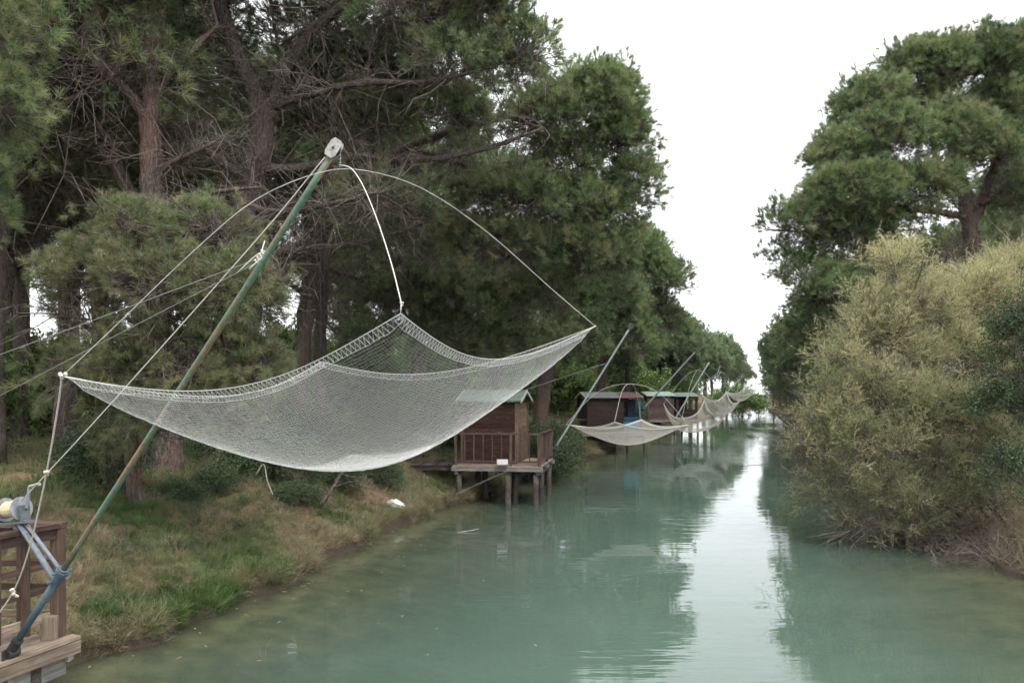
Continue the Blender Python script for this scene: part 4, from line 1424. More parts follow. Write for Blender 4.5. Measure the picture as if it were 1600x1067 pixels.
# ------------------------------------------------------------------ lift nets
def relax_net(A, B, C, D, n=29, hem=1.02, slack=1.10, iters=420):
    """square net pinned at A,B,C,D (in order round the edge), hanging under its own weight"""
    u = np.linspace(0, 1, n)
    U, Vv = np.meshgrid(u, u, indexing='ij')
    P = ((1 - U) * (1 - Vv))[..., None] * A + (U * (1 - Vv))[..., None] * B + (U * Vv)[..., None] * C + ((1 - U) * Vv)[..., None] * D
    P = P.copy()
    P[..., 2] -= 0.5 * np.sin(math.pi * U) * np.sin(math.pi * Vv)
    lu0 = np.linalg.norm(B - A) / (n - 1)
    lu1 = np.linalg.norm(C - D) / (n - 1)
    lv0 = np.linalg.norm(D - A) / (n - 1)
    lv1 = np.linalg.norm(C - B) / (n - 1)
    ru = np.broadcast_to((lu0 + (lu1 - lu0) * u)[None, :], (n - 1, n)) * slack
    rv = np.broadcast_to((lv0 + (lv1 - lv0) * u)[:, None], (n, n - 1)) * slack
    ru, rv = ru.copy(), rv.copy()
    ru[:, 0] = lu0 * hem
    ru[:, -1] = lu1 * hem
    rv[0, :] = lv0 * hem
    rv[-1, :] = lv1 * hem
    pin = [(0, 0), (n - 1, 0), (n - 1, n - 1), (0, n - 1)]
    pv = [A, B, C, D]
    prev = P.copy()
    for it in range(iters):
        new = P + (P - prev) * 0.96
        new[..., 2] -= 0.0006 * 0.02 ** min(1.0, it / (iters * .6))
        prev = P
        P = new
        for k in range(7):
            d = P[1:] - P[:-1]
            L = np.linalg.norm(d, axis=-1) + 1e-9
            c = d * (np.maximum(L - ru, 0) / L * 0.5)[..., None]
            for par in (0, 1):
                if par:
                    d = P[1:] - P[:-1]
                    L = np.linalg.norm(d, axis=-1) + 1e-9
                    c = d * (np.maximum(L - ru, 0) / L * 0.5)[..., None]
                P[:-1][par::2] += c[par::2]
                P[1:][par::2] -= c[par::2]
            for par in (0, 1):
                d = P[:, 1:] - P[:, :-1]
                L = np.linalg.norm(d, axis=-1) + 1e-9
                c = d * (np.maximum(L - rv, 0) / L * 0.5)[..., None]
                P[:, :-1][:, par::2] += c[:, par::2]
                P[:, 1:][:, par::2] -= c[:, par::2]
            for (i, j), q in zip(pin, pv):
                P[i, j] = q
    return P


def resample(P, m):
    """smooth grid n x n -> m x m"""
    n = P.shape[0]
    t = np.linspace(0, n - 1, m)

    def cub(Q):
        i = np.clip(np.floor(t).astype(int), 0, n - 2)
        f = (t - i)[:, None, None]
        Qe = np.concatenate([2 * Q[:1] - Q[1:2], Q, 2 * Q[-1:] - Q[-2:-1]], 0)
        p0, p1, p2, p3 = Qe[i], Qe[i + 1], Qe[i + 2], Qe[i + 3]
        return 0.5 * (2 * p1 + (p2 - p0) * f + (2 * p0 - 5 * p1 + 4 * p2 - p3) * f ** 2 + (3 * p1 - 3 * p2 + p3 - p0) * f ** 3)

    Q = cub(P)
    return np.swapaxes(cub(np.swapaxes(Q, 0, 1)), 0, 1)


def thread_sheet(lines, r):
    """many parallel cords (k lines x m points) as slim three-sided tubes, one block of vertices"""
    k, m, _ = lines.shape
    T = np.gradient(lines, axis=1)
    T /= np.linalg.norm(T, axis=-1)[..., None] + 1e-12
    up = np.broadcast_to(np.array([0.31, 0.27, 0.91]), T.shape)
    a = np.cross(T, up)
    a /= np.linalg.norm(a, axis=-1)[..., None] + 1e-12
    b = np.cross(T, a)
    ring = [lines + r * (math.cos(q * 2.0944) * a + math.sin(q * 2.0944) * b) for q in range(3)]
    V = np.stack(ring, 2).reshape(-1, 3)
    base = (np.arange(k)[:, None] * m + np.arange(m - 1)[None, :]) * 3
    F = []
    for q in range(3):
        q2 = (q + 1) % 3
        F.append(np.stack([base + q, base + q2, base + 3 + q2, base + 3 + q], -1).reshape(-1, 4))
    return V, np.concatenate(F)


def lift_net(name, label, N_, L_, F_, R_, hem, slack, cells, r, mat, rods, apex, group=None, diamond=True, hem_r=None, patch=True, rod_mat=None, rod_r=.009, step=2):
    """four corners in order near, left, far, right"""
    root = empty(name, [float(v) for v in ((np.array(N_) + F_ + L_ + R_) / 4)])
    tag(root, label, 'net', group)
    G = relax_net(np.array(N_, float), np.array(L_, float), np.array(F_, float), np.array(R_, float), hem=hem, slack=slack)
    m = cells + 1
    # hand-knotted cord: uneven tension, a few soft creases
    gu, gv = np.meshgrid(np.linspace(0, 1, G.shape[0]), np.linspace(0, 1, G.shape[0]), indexing='ij')
    ed = (np.sin(math.pi * gu) * np.sin(math.pi * gv)) ** .5
    size_ = np.linalg.norm(np.array(N_) - L_)
    for q in range(7):
        a_, b_, c_ = RNG.uniform(2, 15), RNG.uniform(2, 15), RNG.uniform(0, 6.28)
        G = G + (np.sin(gu * a_ * RNG.choice([-1, 1]) + gv * b_ + c_) * ed)[..., None] * RNG.normal(size=3) * .0016 * size_
    Q = resample(G, m)
    Q[1:-1, 1:-1] += RNG.normal(size=Q[1:-1, 1:-1].shape) * .0007 * size_
    inset = max(2, cells // 42)
    V1, F1 = thread_sheet(Q[inset:-inset:1][:, ::step], r)
    V2, F2 = thread_sheet(np.swapaxes(Q[:, inset:-inset:1], 0, 1)[:, ::step], r)
    V = np.concatenate([V1, V2])
    F = np.concatenate([F1, F2 + len(V1)])
    mesh_obj('netting', V, F.tolist(), mat, root, True)
    # hem: edge cord, inner cord and the zigzag lacing between them
    hr = hem_r or r * 2.2
    h = MB()
    edges = [(Q[:, 0], Q[:, inset]), (Q[-1, :], Q[-1 - inset, :]), (Q[::-1, -1], Q[::-1, -1 - inset]), (Q[0, ::-1], Q[inset, ::-1])]
    for e, i in edges:
        h.tube(e[::2], hr, 5)
        h.tube(i[::2], hr * .6, 4)
    h.build('hem_cord', mat, root, True)
    lace = MB()
    for e, i in edges:
        z = np.empty((m // 2 * 2, 3))
        z[0::2] = e[0:m // 2 * 2:2]
        z[1::2] = i[1:m // 2 * 2:2]
        lace.tube(z, hr * .55, 3, cap=False)
    lace.build('lacing', mat, root)
    if patch:
        # finer netting sewn into the bottom
        c0, c1 = int(m * .36), int(m * .64)
        fine = resample(G, (m - 1) * 2 + 1)[c0 * 2:c1 * 2, c0 * 2:c1 * 2]
        fine = fine + np.array([0, 0, .006])
        V1, F1 = thread_sheet(fine[:, ::4], r * .9)
        V2, F2 = thread_sheet(np.swapaxes(fine, 0, 1)[:, ::4], r * .9)
        mesh_obj('bottom_patch', np.concatenate([V1, V2]), np.concatenate([F1, F2 + len(V1)]).tolist(), mat, root, True)
    for pts in rods:
        MB().tube(curve_pts(pts, 40), rod_r, 6).build('rod', rod_mat or M['rod'], root, True)
    return root


def knot(mb, p, s, mi=0):
    for k in range(5):
        o = RNG.normal(size=3) * s * .45
        mb.sphere(np.array(p) + o, s * RNG.uniform(.45, .75), 6, 4, mi)


# ---- the near net
nN, nL, nF, nR = W(626, 490, 4.3), W(97, 588, 5.49), W(502, 565, 8.0), W(930, 510, 6.86)
apex1 = W(530, 262, 6.0)
rodA = [nL, W(180, 510, 5.55), W(300, 395, 5.65), W(400, 312, 5.75), W(500, 270, 5.9), W(570, 267, 6.05), W(660, 295, 6.2), W(760, 362, 6.45), W(860, 450, 6.7), nR]
rodB = [W(627, 473, 4.3), W(611, 410, 4.55), W(588, 340, 4.9), W(566, 288, 5.3), W(548, 263, 5.7), W(530, 258, 6.05), W(512, 266, 6.5), W(504, 320, 7.1), W(501, 430, 7.6), W(502, 563, 8.0)]
net1 = lift_net('fishing_net', 'large white square fishing net hanging from the green boom', nN, nL, nF, nR, 1.02, 1.045, 146, .00055, M['net'], [rodA], apex1, hem_r=.0028, rod_r=.0032)
MB().tube(curve_pts(rodB[:6], 24), .0038, 6).build('rod', M['rope'], net1, True)
MB().tube(curve_pts(rodB[5:], 24), .0032, 6).build('rod', M['dark'], net1, True)
for kp, ks, ka, kr in ((nL, .022, W(150, 598, 5.5), .007), (W(627, 474, 4.3), .012, nN, .003), (nR, .008, W(918, 516, 6.8), .004)):
    k = MB()
    knot(k, kp, ks)
    k.tube([kp, ka], kr, 5)
    k.build('corner_knot', M['rope'], net1, True)

# ---- the green boom
pb, pt = W(18, 1015, 7.12), W(519, 242, 6.0)
pc = pb + (pt - pb) * .185
ax = (pt - pb) / np.linalg.norm(pt - pb)
boom = empty('net_boom', pb.tolist())
tag(boom, 'rusty green steel boom with blue-grey foot holding up the large net', 'boom')


def along(name, p0, p1, r, mat, parent, sides=14, cap=True):
    """a round tube from p0 to p1 whose local x runs along it"""
    p0, p1 = np.asarray(p0, float), np.asarray(p1, float)
    d = p1 - p0
    L = np.linalg.norm(d)
    mb = MB()
    k_ = max(2, int(L / .3))
    pts = np.stack([np.linspace(0, L, k_), np.zeros(k_), np.zeros(k_)], 1)
    mb.tube(pts, r, sides, cap=cap)
    V = np.concatenate(mb.v)
    me = bpy.data.meshes.new(name)
    me.from_pydata(V.tolist(), [], mb.f)
    me.materials.append(mat)
    me.polygons.foreach_set('use_smooth', np.ones(len(me.polygons), bool))
    o = bpy.data.objects.new(name, me)
    COL.objects.link(o)
    o.parent = parent
    o.rotation_mode = 'QUATERNION'
    o.rotation_quaternion = Vector((1, 0, 0)).rotation_difference(Vector((d / L).tolist()))
    o.location = Vector(p0.tolist()) - (root_loc(parent) if parent else Vector())
    return o


along('lower_tube', pb + ax * .02, pc, .032, M['blue_tube'], boom)
along('upper_tube', pc - ax * .05, pt - ax * .02, .0255, M['green_tube'], boom)
br = MB()
side = np.cross(ax, (0, 0, 1.0))
side /= np.linalg.norm(side)
br.tube([pb - side * .05 + (0, 0, -.03), pb + side * .05 + (0, 0, -.03)], .045, 12)
br.box(pb + side * .045 + (0, 0, -.06), (.015, .12, .16))
br.box(pb - side * .045 + (0, 0, -.06), (.015, .12, .16))
br.tube([pb, pb + ax * .14], .042, 12)
br.tube([pb + ax * .11, pb + ax * .13], .048, 12)
br.build('foot_bracket', M['dark'], boom)
cl = MB()
cl.tube([pc - ax * .16, pc + ax * .02], .046, 12)
cl.tube([pc - ax * .03, pc + ax * .0], .056, 12)
for s_ in (-1, 1):
    for q in (-.12, -.02):
        c = pc + ax * q
        cl.tube([c + side * s_ * .04, c + side * s_ * .085], .009, 6)
        cl.sphere(c + side * s_ * .085, .015, 6, 4)
        cl.tube([c + (0, 0, .04), c + (.02, 0, .085)], .008, 6)
cl.build('clamp_collar', M['blue_tube'], boom)
wc = W(22, 795, 7.35)       # winch
for q, dx in ((-.13, .0), (-.02, .05)):
    along('strut', pc + ax * q + (-.02, 0, .03), W(30 + 6 * (dx > 0), 817 - 6 * (dx > 0), 7.3), .025 if dx == 0 else .017, M['strut'], boom, 12)
# sheave block at the top
sh = MB()
fr_ = np.array([1.0, 0, 0])
up_ = np.cross(side, ax)
topc = W(522, 233, 6.0)
prof = []
for a_ in range(8):
    t_ = a_ / 8 * 2 * math.pi + math.pi / 8
    cs_, sn_ = math.cos(t_), math.sin(t_)
    prof.append((math.copysign(abs(cs_) ** .55, cs_) * .047, math.copysign(abs(sn_) ** .55, sn_) * .078))
for yo in (-.03, .03):
    V = [topc + np.array([x * .84 + z * .54, yo, -x * .54 + z * .84]) for x, z in prof]
    V2 = [v_ + np.array([0, .008, 0]) for v_ in V]
    sh.add(V + V2, [tuple(range(7, -1, -1)), tuple(range(8, 16))] + [(i, (i + 1) % 8, 8 + (i + 1) % 8, 8 + i) for i in range(8)])
sh.build('sheave_plate', M['white_plate'], boom)
shw = MB()
shw.tube([topc + (0, -.022, 0), topc + (0, .030, 0)], .05, 14)
shw.tube([topc + (0, -.045, 0), topc + (0, .05, 0)], .009, 8)
shw.build('sheave_wheel', M['dark'], boom)
lk = MB()
for i in range(4):
    c = W(531, 240 + i * 6, 6.0)
    lk.tube([c + (-.006, 0, .014), c + (.006, 0, .014), c + (.006, 0, -.014), c + (-.006, 0, -.014)], .004, 5)
lk.build('shackle_chain', M['galv'], boom)
kb = MB()
pw = pb + (pt - pb) * .79
pw = W(410, 402, 6.24)
for s_ in (-.05, -.02, .01, .04):
    kb.tube([pw + ax * s_ + .034 * (math.cos(t_) * side + math.sin(t_) * up_) for t_ in np.linspace(0, 6.283, 12)], .007, 5)
for i in range(3):
    kb.tube(curve_pts([pw, pw + RNG.normal(size=3) * .08, pw + RNG.normal(size=3) * .09], 8), .005, 4)
kb.build('lashing', M['rope'], boom, True)

# ---- winch on its struts
win = empty('hand_winch', wc.tolist())
tag(win, 'small hand winch with cream rope wound on a grey drum', 'winch')
wx = np.array([.80, -.32, .10])
wx /= np.linalg.norm(wx)
wy = np.cross((0, 0, 1.0), wx)
wy /= np.linalg.norm(wy)
wu = np.cross(wx, wy)


def disc(mb, c, r, t, axis, n=20):
    mb.tube([c - axis * t / 2, c + axis * t / 2], r, n)


dr_ = MB()
disc(dr_, wc - wx * .11, .11, .012, wx)
disc(dr_, wc + wx * .10, .11, .012, wx)
dr_.build('drum_flange', M['galv'], win)
wr_ = MB()
xs = np.linspace(-.095, .088, 34)
wr_.tube([wc + wx * x for x in xs], [.070 + .007 * (i % 2) for i in range(34)], 14)
wr_.build('wound_rope', M['rope_yellow'], win)
fm = MB()
Rw = np.stack([wx, wy, wu], 1)
fm.box(wc - wu * .125, (.42, .12, .02), Rw)
fm.box(wc - wx * .15 - wu * .03, (.02, .09, .20), Rw)
fm.box(wc + wx * .14 - wu * .05, (.02, .09, .16), Rw)
fm.tube([wc - wx * .24, wc + wx * .17], .014, 8)
fm.tube([wc - wu * .13, wc - wu * .26 + wx * .05], .03, 8)
disc(fm, wc - wx * .19, .05, .02, wx)
fm.build('winch_frame', M['dark_tube'], win)
cr_ = MB()
hp = wc + wx * .17
he = hp + wu * .19 + wx * .06
cr_.tube([hp, he], .016, 6)
cr_.tube([he, he + wx * .13 + wu * .015], .017, 8)
cr_.build('crank_handle', M['galv'], win)

# ---- ropes and wires of the near net


def rope(name, label, ctrl, r, mat, n=24, knots=(), group=None):
    mb = MB()
    pts = curve_pts(ctrl, n) if len(ctrl) > 2 else np.array([ctrl[0] + (ctrl[1] - ctrl[0]) * t for t in np.linspace(0, 1, 8)])
    mb.tube(pts, r, 6)
    for p, s_ in knots:
        knot(mb, p, s_)
    o = mb.build(name, mat, None, True, origin=pts[0])
    return tag(o, label, 'rope', group)


rope('hauling_rope', 'thin white rope running from the boom top down to the winch', [W(508, 246, 6.0), W(400, 376, 6.3), W(165, 640, 6.9), W(34, 782, 7.3)], .0045, M['rope'], 30)
rope('tie_rope', 'knotted pale rope hanging from the left net corner down to the deck', [nL, W(90, 640, 5.6), W(73, 738, 5.8), W(48, 850, 6.05), W(22, 922, 6.25), W(-14, 975, 6.4)], .0065, M['rope_pink'], 40,
     [(W(73, 738, 5.8), .02), (W(22, 922, 6.25), .022), (W(26, 930, 6.25), .014)])
rope('stay_wire', 'upper steel stay wire from the boom to the left edge', [pw, W(0, 554, 7.4), W(-330, 670, 9.0)], .003, M['wire'])
rope('stay_wire', 'lower steel stay wire from the boom to the left edge', [pw + (.0, 0, -.02), W(0, 618, 7.4), W(-330, 790, 9.0)], .0026, M['wire'])

# ------------------------------------------------------------------ near fishing deck with lattice rail
zd = EYE - 2.38                                   # deck height
cx, cyy = W(130, 990, 7.8)[:2]                    # far water-side corner of the deck
cd = np.array([-0.305, -1.0, 0])
cd /= np.linalg.norm(cd)                          # along the canal, towards the camera
cb = np.array([-1.0, 0.03, 0])
cb /= np.linalg.norm(cb)                          # inland
K = np.array([cx, cyy, zd])
deck = empty('fishing_deck', (cx, cyy, zd))
tag(deck, 'weathered wooden fishing deck with brown lattice railing at the lower left', 'deck')
LEN, WID = 3.0, 2.4
npl = 20
for i in range(npl):                               # planks run along the canal
    o = K + cb * (.06 + i * .122) + (0, 0, -.02 + RNG.uniform(-.004, .004))
    board('plank', o + cd * RNG.uniform(-.02, .05), o + cd * (LEN + RNG.uniform(-.05, .05)), .112, .035, M['deck'], deck)
board('edge_beam', K + cb * .03 + (0, 0, -.10) + cd * .02, K + cb * .03 + (0, 0, -.10) + cd * LEN, .06, .12, M['deck'], deck)
board('lower_beam', K + cb * .10 + cd * .12 + (0, 0, -.26), K + cb * .10 + cd * LEN + (0, 0, -.26), .08, .16, M['grey_wood'], deck)
for i in range(5):
    o = K + cd * (.12 + i * .65) + (0, 0, -.165)
    board('joist', o + cb * .02, o + cb * WID, .08, .10, M['grey_wood'], deck)
for a_, b_ in ((.45, .12), (1.9, .12), (.45, 2.2), (1.9, 2.2)):
    o = K + cd * a_ + cb * b_
    MB().tube([o + (0, 0, -.18), o + (0.01, 0, -1.0), o + (0.02, .02, -2.2)], [.085, .09, .095], 10).build('pile', M['pile'], deck, True)
# railing along the water side (set back from the deck edge) and along the far side
E0 = K + cb * .20 + cd * .06
RH = 1.06
rs = [(E0, E0 + cd * 2.6), (E0, E0 + cb * 2.2)]
board('corner_post', E0, E0 + (0, 0, RH), .10, .10, M['rail'], deck, up=(0, 1, 0))
board('corner_post', E0 + cd * .09 + (0, 0, .0), E0 + cd * .09 + (0, 0, .22), .13, .10, M['deck'], deck, up=(0, 1, 0))
for si, (a_, b_) in enumerate(rs):
    dv = b_ - a_
    Lr = np.linalg.norm(dv)
    dv = dv / Lr
    nv = np.cross(dv, (0, 0, 1.0))
    board('top_rail', a_ - dv * .06 + (0, 0, RH + .02 + .001 * si), b_ + (0, 0, RH + .02 + .001 * si), .11, .05, M['rail'], deck)
    board('under_rail', a_ + (0, 0, RH - .06), b_ + (0, 0, RH - .06), .035, .09, M['rail'], deck)
    for z_ in (.20, .47, .70):
        board('slat', a_ + nv * .045 + (0, 0, z_), b_ + nv * .045 + (0, 0, z_), .03, .06 if z_ > .3 else .08, M['deck'] if z_ < .3 else M['rail'], deck)
    nb_ = int(Lr / .30)
    for i in range(1, nb_):
        p = a_ + dv * (i * .30 + .06)
        board('baluster', p + (0, 0, .02 if i % 3 == 0 else .10), p + (0, 0, RH - .01), .075 if i % 3 == 0 else .06, .05, M['rail'], deck, up=(0, 1, 0))

# ------------------------------------------------------------------ fishing huts on stilts


def hut(name, label, c0, xdir, ydir, w, d, h, roofs, wall, corner, openings=None, ridge='x', rise=.32, side_mats=None):
    """c0: near water-left floor corner; xdir along the canal front, ydir away. walls of horizontal boards"""
    xdir = np.array(xdir, float) / np.linalg.norm(xdir)
    ydir = np.array(ydir, float) / np.linalg.norm(ydir)
    root = empty(name, c0.tolist())
    tag(root, label, 'hut', 'fishing huts along the left bank')
    bw = .15
    nbd = int(h / bw)
    cs = [c0, c0 + xdir * w, c0 + xdir * w + ydir * d, c0 + ydir * d]
    dirs = [(0, 1), (1, 2), (2, 3), (3, 0)]
    for si, (a_, b_) in enumerate(dirs):
        p, q = cs[a_], cs[b_]
        wl = empty('wall', (0, 0, 0))
        wl.parent = root
        op = (openings or {}).get(si)
        for i in range(nbd):
            z_ = (i + .5) * bw
            L = np.linalg.norm(q - p)
            dv = (q - p) / L
            segs = [(.02, L - .02)]
            if op and op[2] < z_ < op[3]:
                segs = [(.02, op[0] * L), (op[1] * L, L - .02)]
            for s0, s1 in segs:
                if s1 - s0 > .06:
                    nrm = np.cross(dv, (0, 0, 1.0))
                    tilt = nrm * RNG.uniform(-.004, .004)
                    board('board', p + dv * s0 + (0, 0, z_) + tilt, p + dv * s1 + (0, 0, z_) + tilt, .025, bw - .008, (side_mats or {}).get(si, wall), wl)
    for i, c in enumerate(cs):
        board('corner_board', c + (0, 0, -.02), c + (0, 0, h), .085, .085, corner, root, up=tuple(ydir))
    # roof: two slopes, ridge along x
    over = .16
    cen = (cs[0] + cs[2]) / 2
    for (x0, x1, mat) in roofs:
        for s_ in (-1, 1):
            e0 = cen + ydir * s_ * (d / 2 + over)
            e0[2] = c0[2] + h - .04
            r0 = cen.copy()
            r0[2] = c0[2] + h + rise
            a0, a1 = xdir * (x0 * w - w / 2 - (over if x0 == 0 else 0)), xdir * (x1 * w - w / 2 + (over if x1 == 1 else 0))
            t_ = np.array([0, 0, .035])
            V = [e0 + a0, e0 + a1, r0 + a1, r0 + a0, e0 + a0 + t_, e0 + a1 + t_, r0 + a1 + t_, r0 + a0 + t_]
            rp = MB()
            rp.add(V, [(0, 3, 2, 1), (4, 5, 6, 7), (0, 1, 5, 4), (1, 2, 6, 5), (2, 3, 7, 6), (3, 0, 4, 7)])
            rp.build('roof_panel', mat, root)
    for x_ in (-1, 1):
        g0 = cen + xdir * x_ * (w / 2)
        zt = c0[2] + h
        g = MB()
        V = [g0 - ydir * d / 2, g0 + ydir * d / 2, g0.copy()]
        V[0][2] = zt - .03
        V[1][2] = zt - .03
        V[2][2] = zt + rise - .04
        V2 = [v_ - xdir * x_ * .02 for v_ in V]
        g.add(V + V2, [(0, 1, 2), (5, 4, 3), (0, 3, 4, 1), (1, 4, 5, 2), (2, 5, 3, 0)])
        g.build('gable', (side_mats or {}).get(1, wall) if x_ > 0 else wall, root)
        for s_ in (-1, 1):
            e0 = cen + ydir * s_ * (d / 2 + over) + xdir * x_ * (w / 2 + over)
            e0[2] = c0[2] + h - .045
            r0 = cen + xdir * x_ * (w / 2 + over)
            r0[2] = c0[2] + h + rise
            board('fascia', e0, r0, .03, .09, M['fascia'], root)
    return root, cs


def platform(name, label, c0, xdir, ydir, w, d, rail_sides, pile_to, rail_mat, deck_mat, rh=.92, bal=.16, piles=None, double=True):
    xdir = np.array(xdir, float) / np.linalg.norm(xdir)
    ydir = np.array(ydir, float) / np.linalg.norm(ydir)
    root = empty(name, c0.tolist())
    tag(root, label, 'platform', 'stilt platforms along the left bank')
    n_ = int(d / .15)
    for i in range(n_):
        o = c0 + ydir * (i + .5) * .15 + (0, 0, -.02)
        board('plank', o, o + xdir * w, .138, .04, deck_mat, root)
    for y_ in (.06, d / 2, d - .06):
        board('beam', c0 + ydir * y_ + (0, 0, -.10) - xdir * .04, c0 + ydir * y_ + (0, 0, -.10) + xdir * (w + .04), .09, .12, M['grey_wood'], root)
    for x_ in (.1, w / 2, w - .1):
        board('cross_beam', c0 + xdir * x_ + (0, 0, -.215), c0 + xdir * x_ + ydir * d + (0, 0, -.215), .10, .11, M['pile'], root)
    for (x_, y_) in (piles or [(.12, .1), (w * .52, .1), (w - .12, .1), (.12, d - .1), (w * .52, d - .1), (w - .12, d - .1)]):
        o = c0 + xdir * x_ + ydir * y_
        b_ = min(pile_to, float(ground_h(o[0], o[1]))) - .5
        j = RNG.normal(size=2) * .03
        zz = np.linspace(o[2] - .27, b_, 7)
        pts = np.stack([o[0] + j[0] * np.arange(7) / 3, o[1] + j[1] * np.arange(7) / 3, zz], 1)
        MB().tube(pts, .088 * (1 + RNG.normal(size=7) * .06), 9).build('pile', M['pile'], root, True)
    cs = [c0, c0 + xdir * w, c0 + xdir * w + ydir * d, c0 + ydir * d]
    for si in rail_sides:
        p, q = cs[si], cs[(si + 1) % 4]
        inn = (cs[(si + 2) % 4] - q)
        inn = inn / np.linalg.norm(inn) * .06
        p, q = p + inn, q + inn
        L = np.linalg.norm(q - p)
        dv = (q - p) / L
        p, q = p + dv * .08, q - dv * .08
        L -= .16
        board('handrail', p - dv * .03 + (0, 0, rh + .002 * si), q + dv * .03 + (0, 0, rh + .002 * si), .08, .045, rail_mat, root)
        board('bottom_rail', p + (0, 0, .12), q + (0, 0, .12), .04, .06, rail_mat, root)
        k_ = max(2, int(L / bal))
        for i in range(k_ + 1):
            o = p + dv * L * i / k_
            post = i % 6 == 0 or i == k_
            board('rail_post' if post else 'baluster', o + (0, 0, 0 if post else .14), o + (0, 0, rh - .02), .08 if post else .045, .07 if post else .025, rail_mat, root, up=tuple(dv))
    return root


# first hut: seen beyond the net, its canal side in pale bare wood
X1, Y1 = np.array([.985, -.17, 0]), np.array([.17, .985, 0])
z1 = EYE - 2.17
o1 = np.array([-1.74, 23.35, z1])
p1 = platform('hut_platform', 'stilt platform with brown railing under the first hut', o1, X1, Y1, 2.62, 2.9, (0, 1), -1.0, M['rail'], M['deck'], rh=.93, bal=.25,
              piles=[(.15, .15), (1.62, .15), (1.80, .5), (2.45, .12), (2.55, .55), (.2, 2.6), (1.4, 2.6), (2.5, 2.6), (.7, 1.3)])
h1, _ = hut('fishing_hut', 'reddish-brown plank hut with green felt roof behind the large net', o1 + X1 * .12 + Y1 * .72, X1, Y1, 1.66, 2.0, 1.90, [(0, 1, M['roof_green'])], M['hut'], M['hut_corner'], rise=.27, side_mats={1: M['hut_corner']})
gp = empty('gangway', (-3.4, 24.6, z1))
tag(gp, 'dark wooden gangway from the bank to the first hut', 'gangway')
for i in range(11):
    o = np.array([-1.85 - i * .16, 24.0, z1 - .05])
    board('plank', o, o + (0, 1.1, 0), .14, .04, M['pile'], gp)
for y_ in (24.1, 25.0):
    board('stringer', (-3.6, y_, z1 - .14), (-1.74, y_, z1 - .14), .08, .13, M['pile'], gp)
cr = empty('plastic_crate', W(785, 722, 23.0).tolist())
tag(cr, 'small white plastic crate on the first hut platform', 'crate')
o = W(785, 726, 23.0)
for sx, sy in ((-1, 0), (1, 0), (0, -1), (0, 1)):
    MB().box(o + np.array([sx * .15, sy * .10, .085]), (.02 if sx else .28, .02 if sy else .18, .13)).build('side', M['white'], cr)
MB().box(o + (0, 0, .012), (.27, .17, .02)).build('bottom', M['white'], cr)

# second hut: dark, grey and red roof, blue shutter counter
X2, Y2 = np.array([.985, .17, 0]), np.array([-.17, .985, 0])
z2 = EYE - 2.2
platform('hut_platform', 'stilt platform under the dark second hut with blue counter', np.array([3.7, 41.6, z2]), X2, Y2, 3.5, 3.0, (), -1.0, M['rail'], M['deck'])
h2, c2 = hut('fishing_hut', 'dark plank hut with grey and red roof and open blue counter', np.array([4.05, 42.4, z2]), X2, Y2, 2.85, 2.0, 1.86, [(0, .62, M['roof_grey']), (.62, 1, M['roof_red'])], M['hut_dark'], M['hut_dark'],
             {0: (.69, .985, .74, 1.80), 1: (.05, .95, .74, 1.80)}, rise=.26)
ct = c2[0] + np.array(X2) / np.linalg.norm(X2) * 2.85 * .685 - np.array(Y2) * .035
for i in range(5):
    a_ = ct + (0, 0, .08 + .15 * i)
    board('counter_board', a_, a_ + X2 * .92, .03, .14, M['blue'], h2)
board('counter_top', ct + (0, 0, .77) - Y2 * .05, ct + (0, 0, .77) - Y2 * .05 + X2 * .95, .2, .035, M['blue'], h2)
board('blue_post', ct + X2 * .90 + (0, 0, .8), ct + X2 * .90 + (0, 0, 1.82), .09, .05, M['blue'], h2, up=(0, 1, 0))
board('door', ct + X2 * .62 + Y2 * .5 + (0, 0, .3), ct + X2 * .62 + Y2 * .5 + (0, 0, 1.75), .42, .04, mat_plain('navy_cloth', (.02, .035, .07), .8), h2, up=(0, 1, 0))
bf = empty('bank_fence', (3.3, 42.5, float(ground_h(2.6, 42.5))))
tag(bf, 'short dark post-and-rail fence left of the second hut', 'fence')
for i in range(6):
    o = np.array([1.9 + i * .42, 42.6, float(ground_h(1.9, 42.6)) - .05])
    board('post', o, (o[0], o[1], z2 + .65), .07, .07, M['rail'], bf, up=(0, 1, 0))
board('rail', (1.8, 42.6, z2 + .68), (4.05, 42.6, z2 + .68), .09, .07, M['hut_corner'], bf)
# third and fourth huts
X3, Y3 = np.array([.97, .24, 0]), np.array([-.24, .97, 0])
platform('hut_platform', 'low stilt platform under the two far huts', np.array([10.3, 60.4, z2]), X3, Y3, 4.3, 3.0, (), -1.0, M['rail'], M['deck'], bal=.4)
h3, _ = hut('fishing_hut', 'grey-brown plank hut with pale green sheet roof', np.array([10.45, 61.2, z2]), X3, Y3, 2.1, 2.0, 1.85, [(0, 1, M['roof_pale'])], M['hut_grey'], M['hut_grey'], rise=.28)
h4, _ = hut('fishing_hut', 'dark open-fronted hut with grey-green roof beyond the pale-roofed one', np.array([12.75, 61.8, z2]), X3, Y3, 1.75, 2.0, 1.80, [(0, 1, M['roof_green'])], M['hut_dark'], M['hut_dark'], {0: (.12, .9, .8, 1.65), 1: (.1, .9, .8, 1.65)}, rise=.26)

# ------------------------------------------------------------------ the nets further along


def boom_simple(label, p0, p1, r, mat, group='net booms further along'):
    o = empty('net_boom', np.asarray(p0).tolist())
    tag(o, label, 'boom', group)
    p0, p1 = np.asarray(p0, float), np.asarray(p1, float)
    along('tube', p0, p1, r, mat, o, 8)
    h_ = MB()
    h_.tube([p1 + (0, -.05, .02), p1 + (0, .05, .02)], .09, 10)
    h_.build('sheave', M['dark'], o)
    f_ = MB()
    f_.tube([p0, p0 + (p1 - p0) * .03], r * 1.5, 8)
    f_.build('foot_socket', M['dark'], o)
    return o


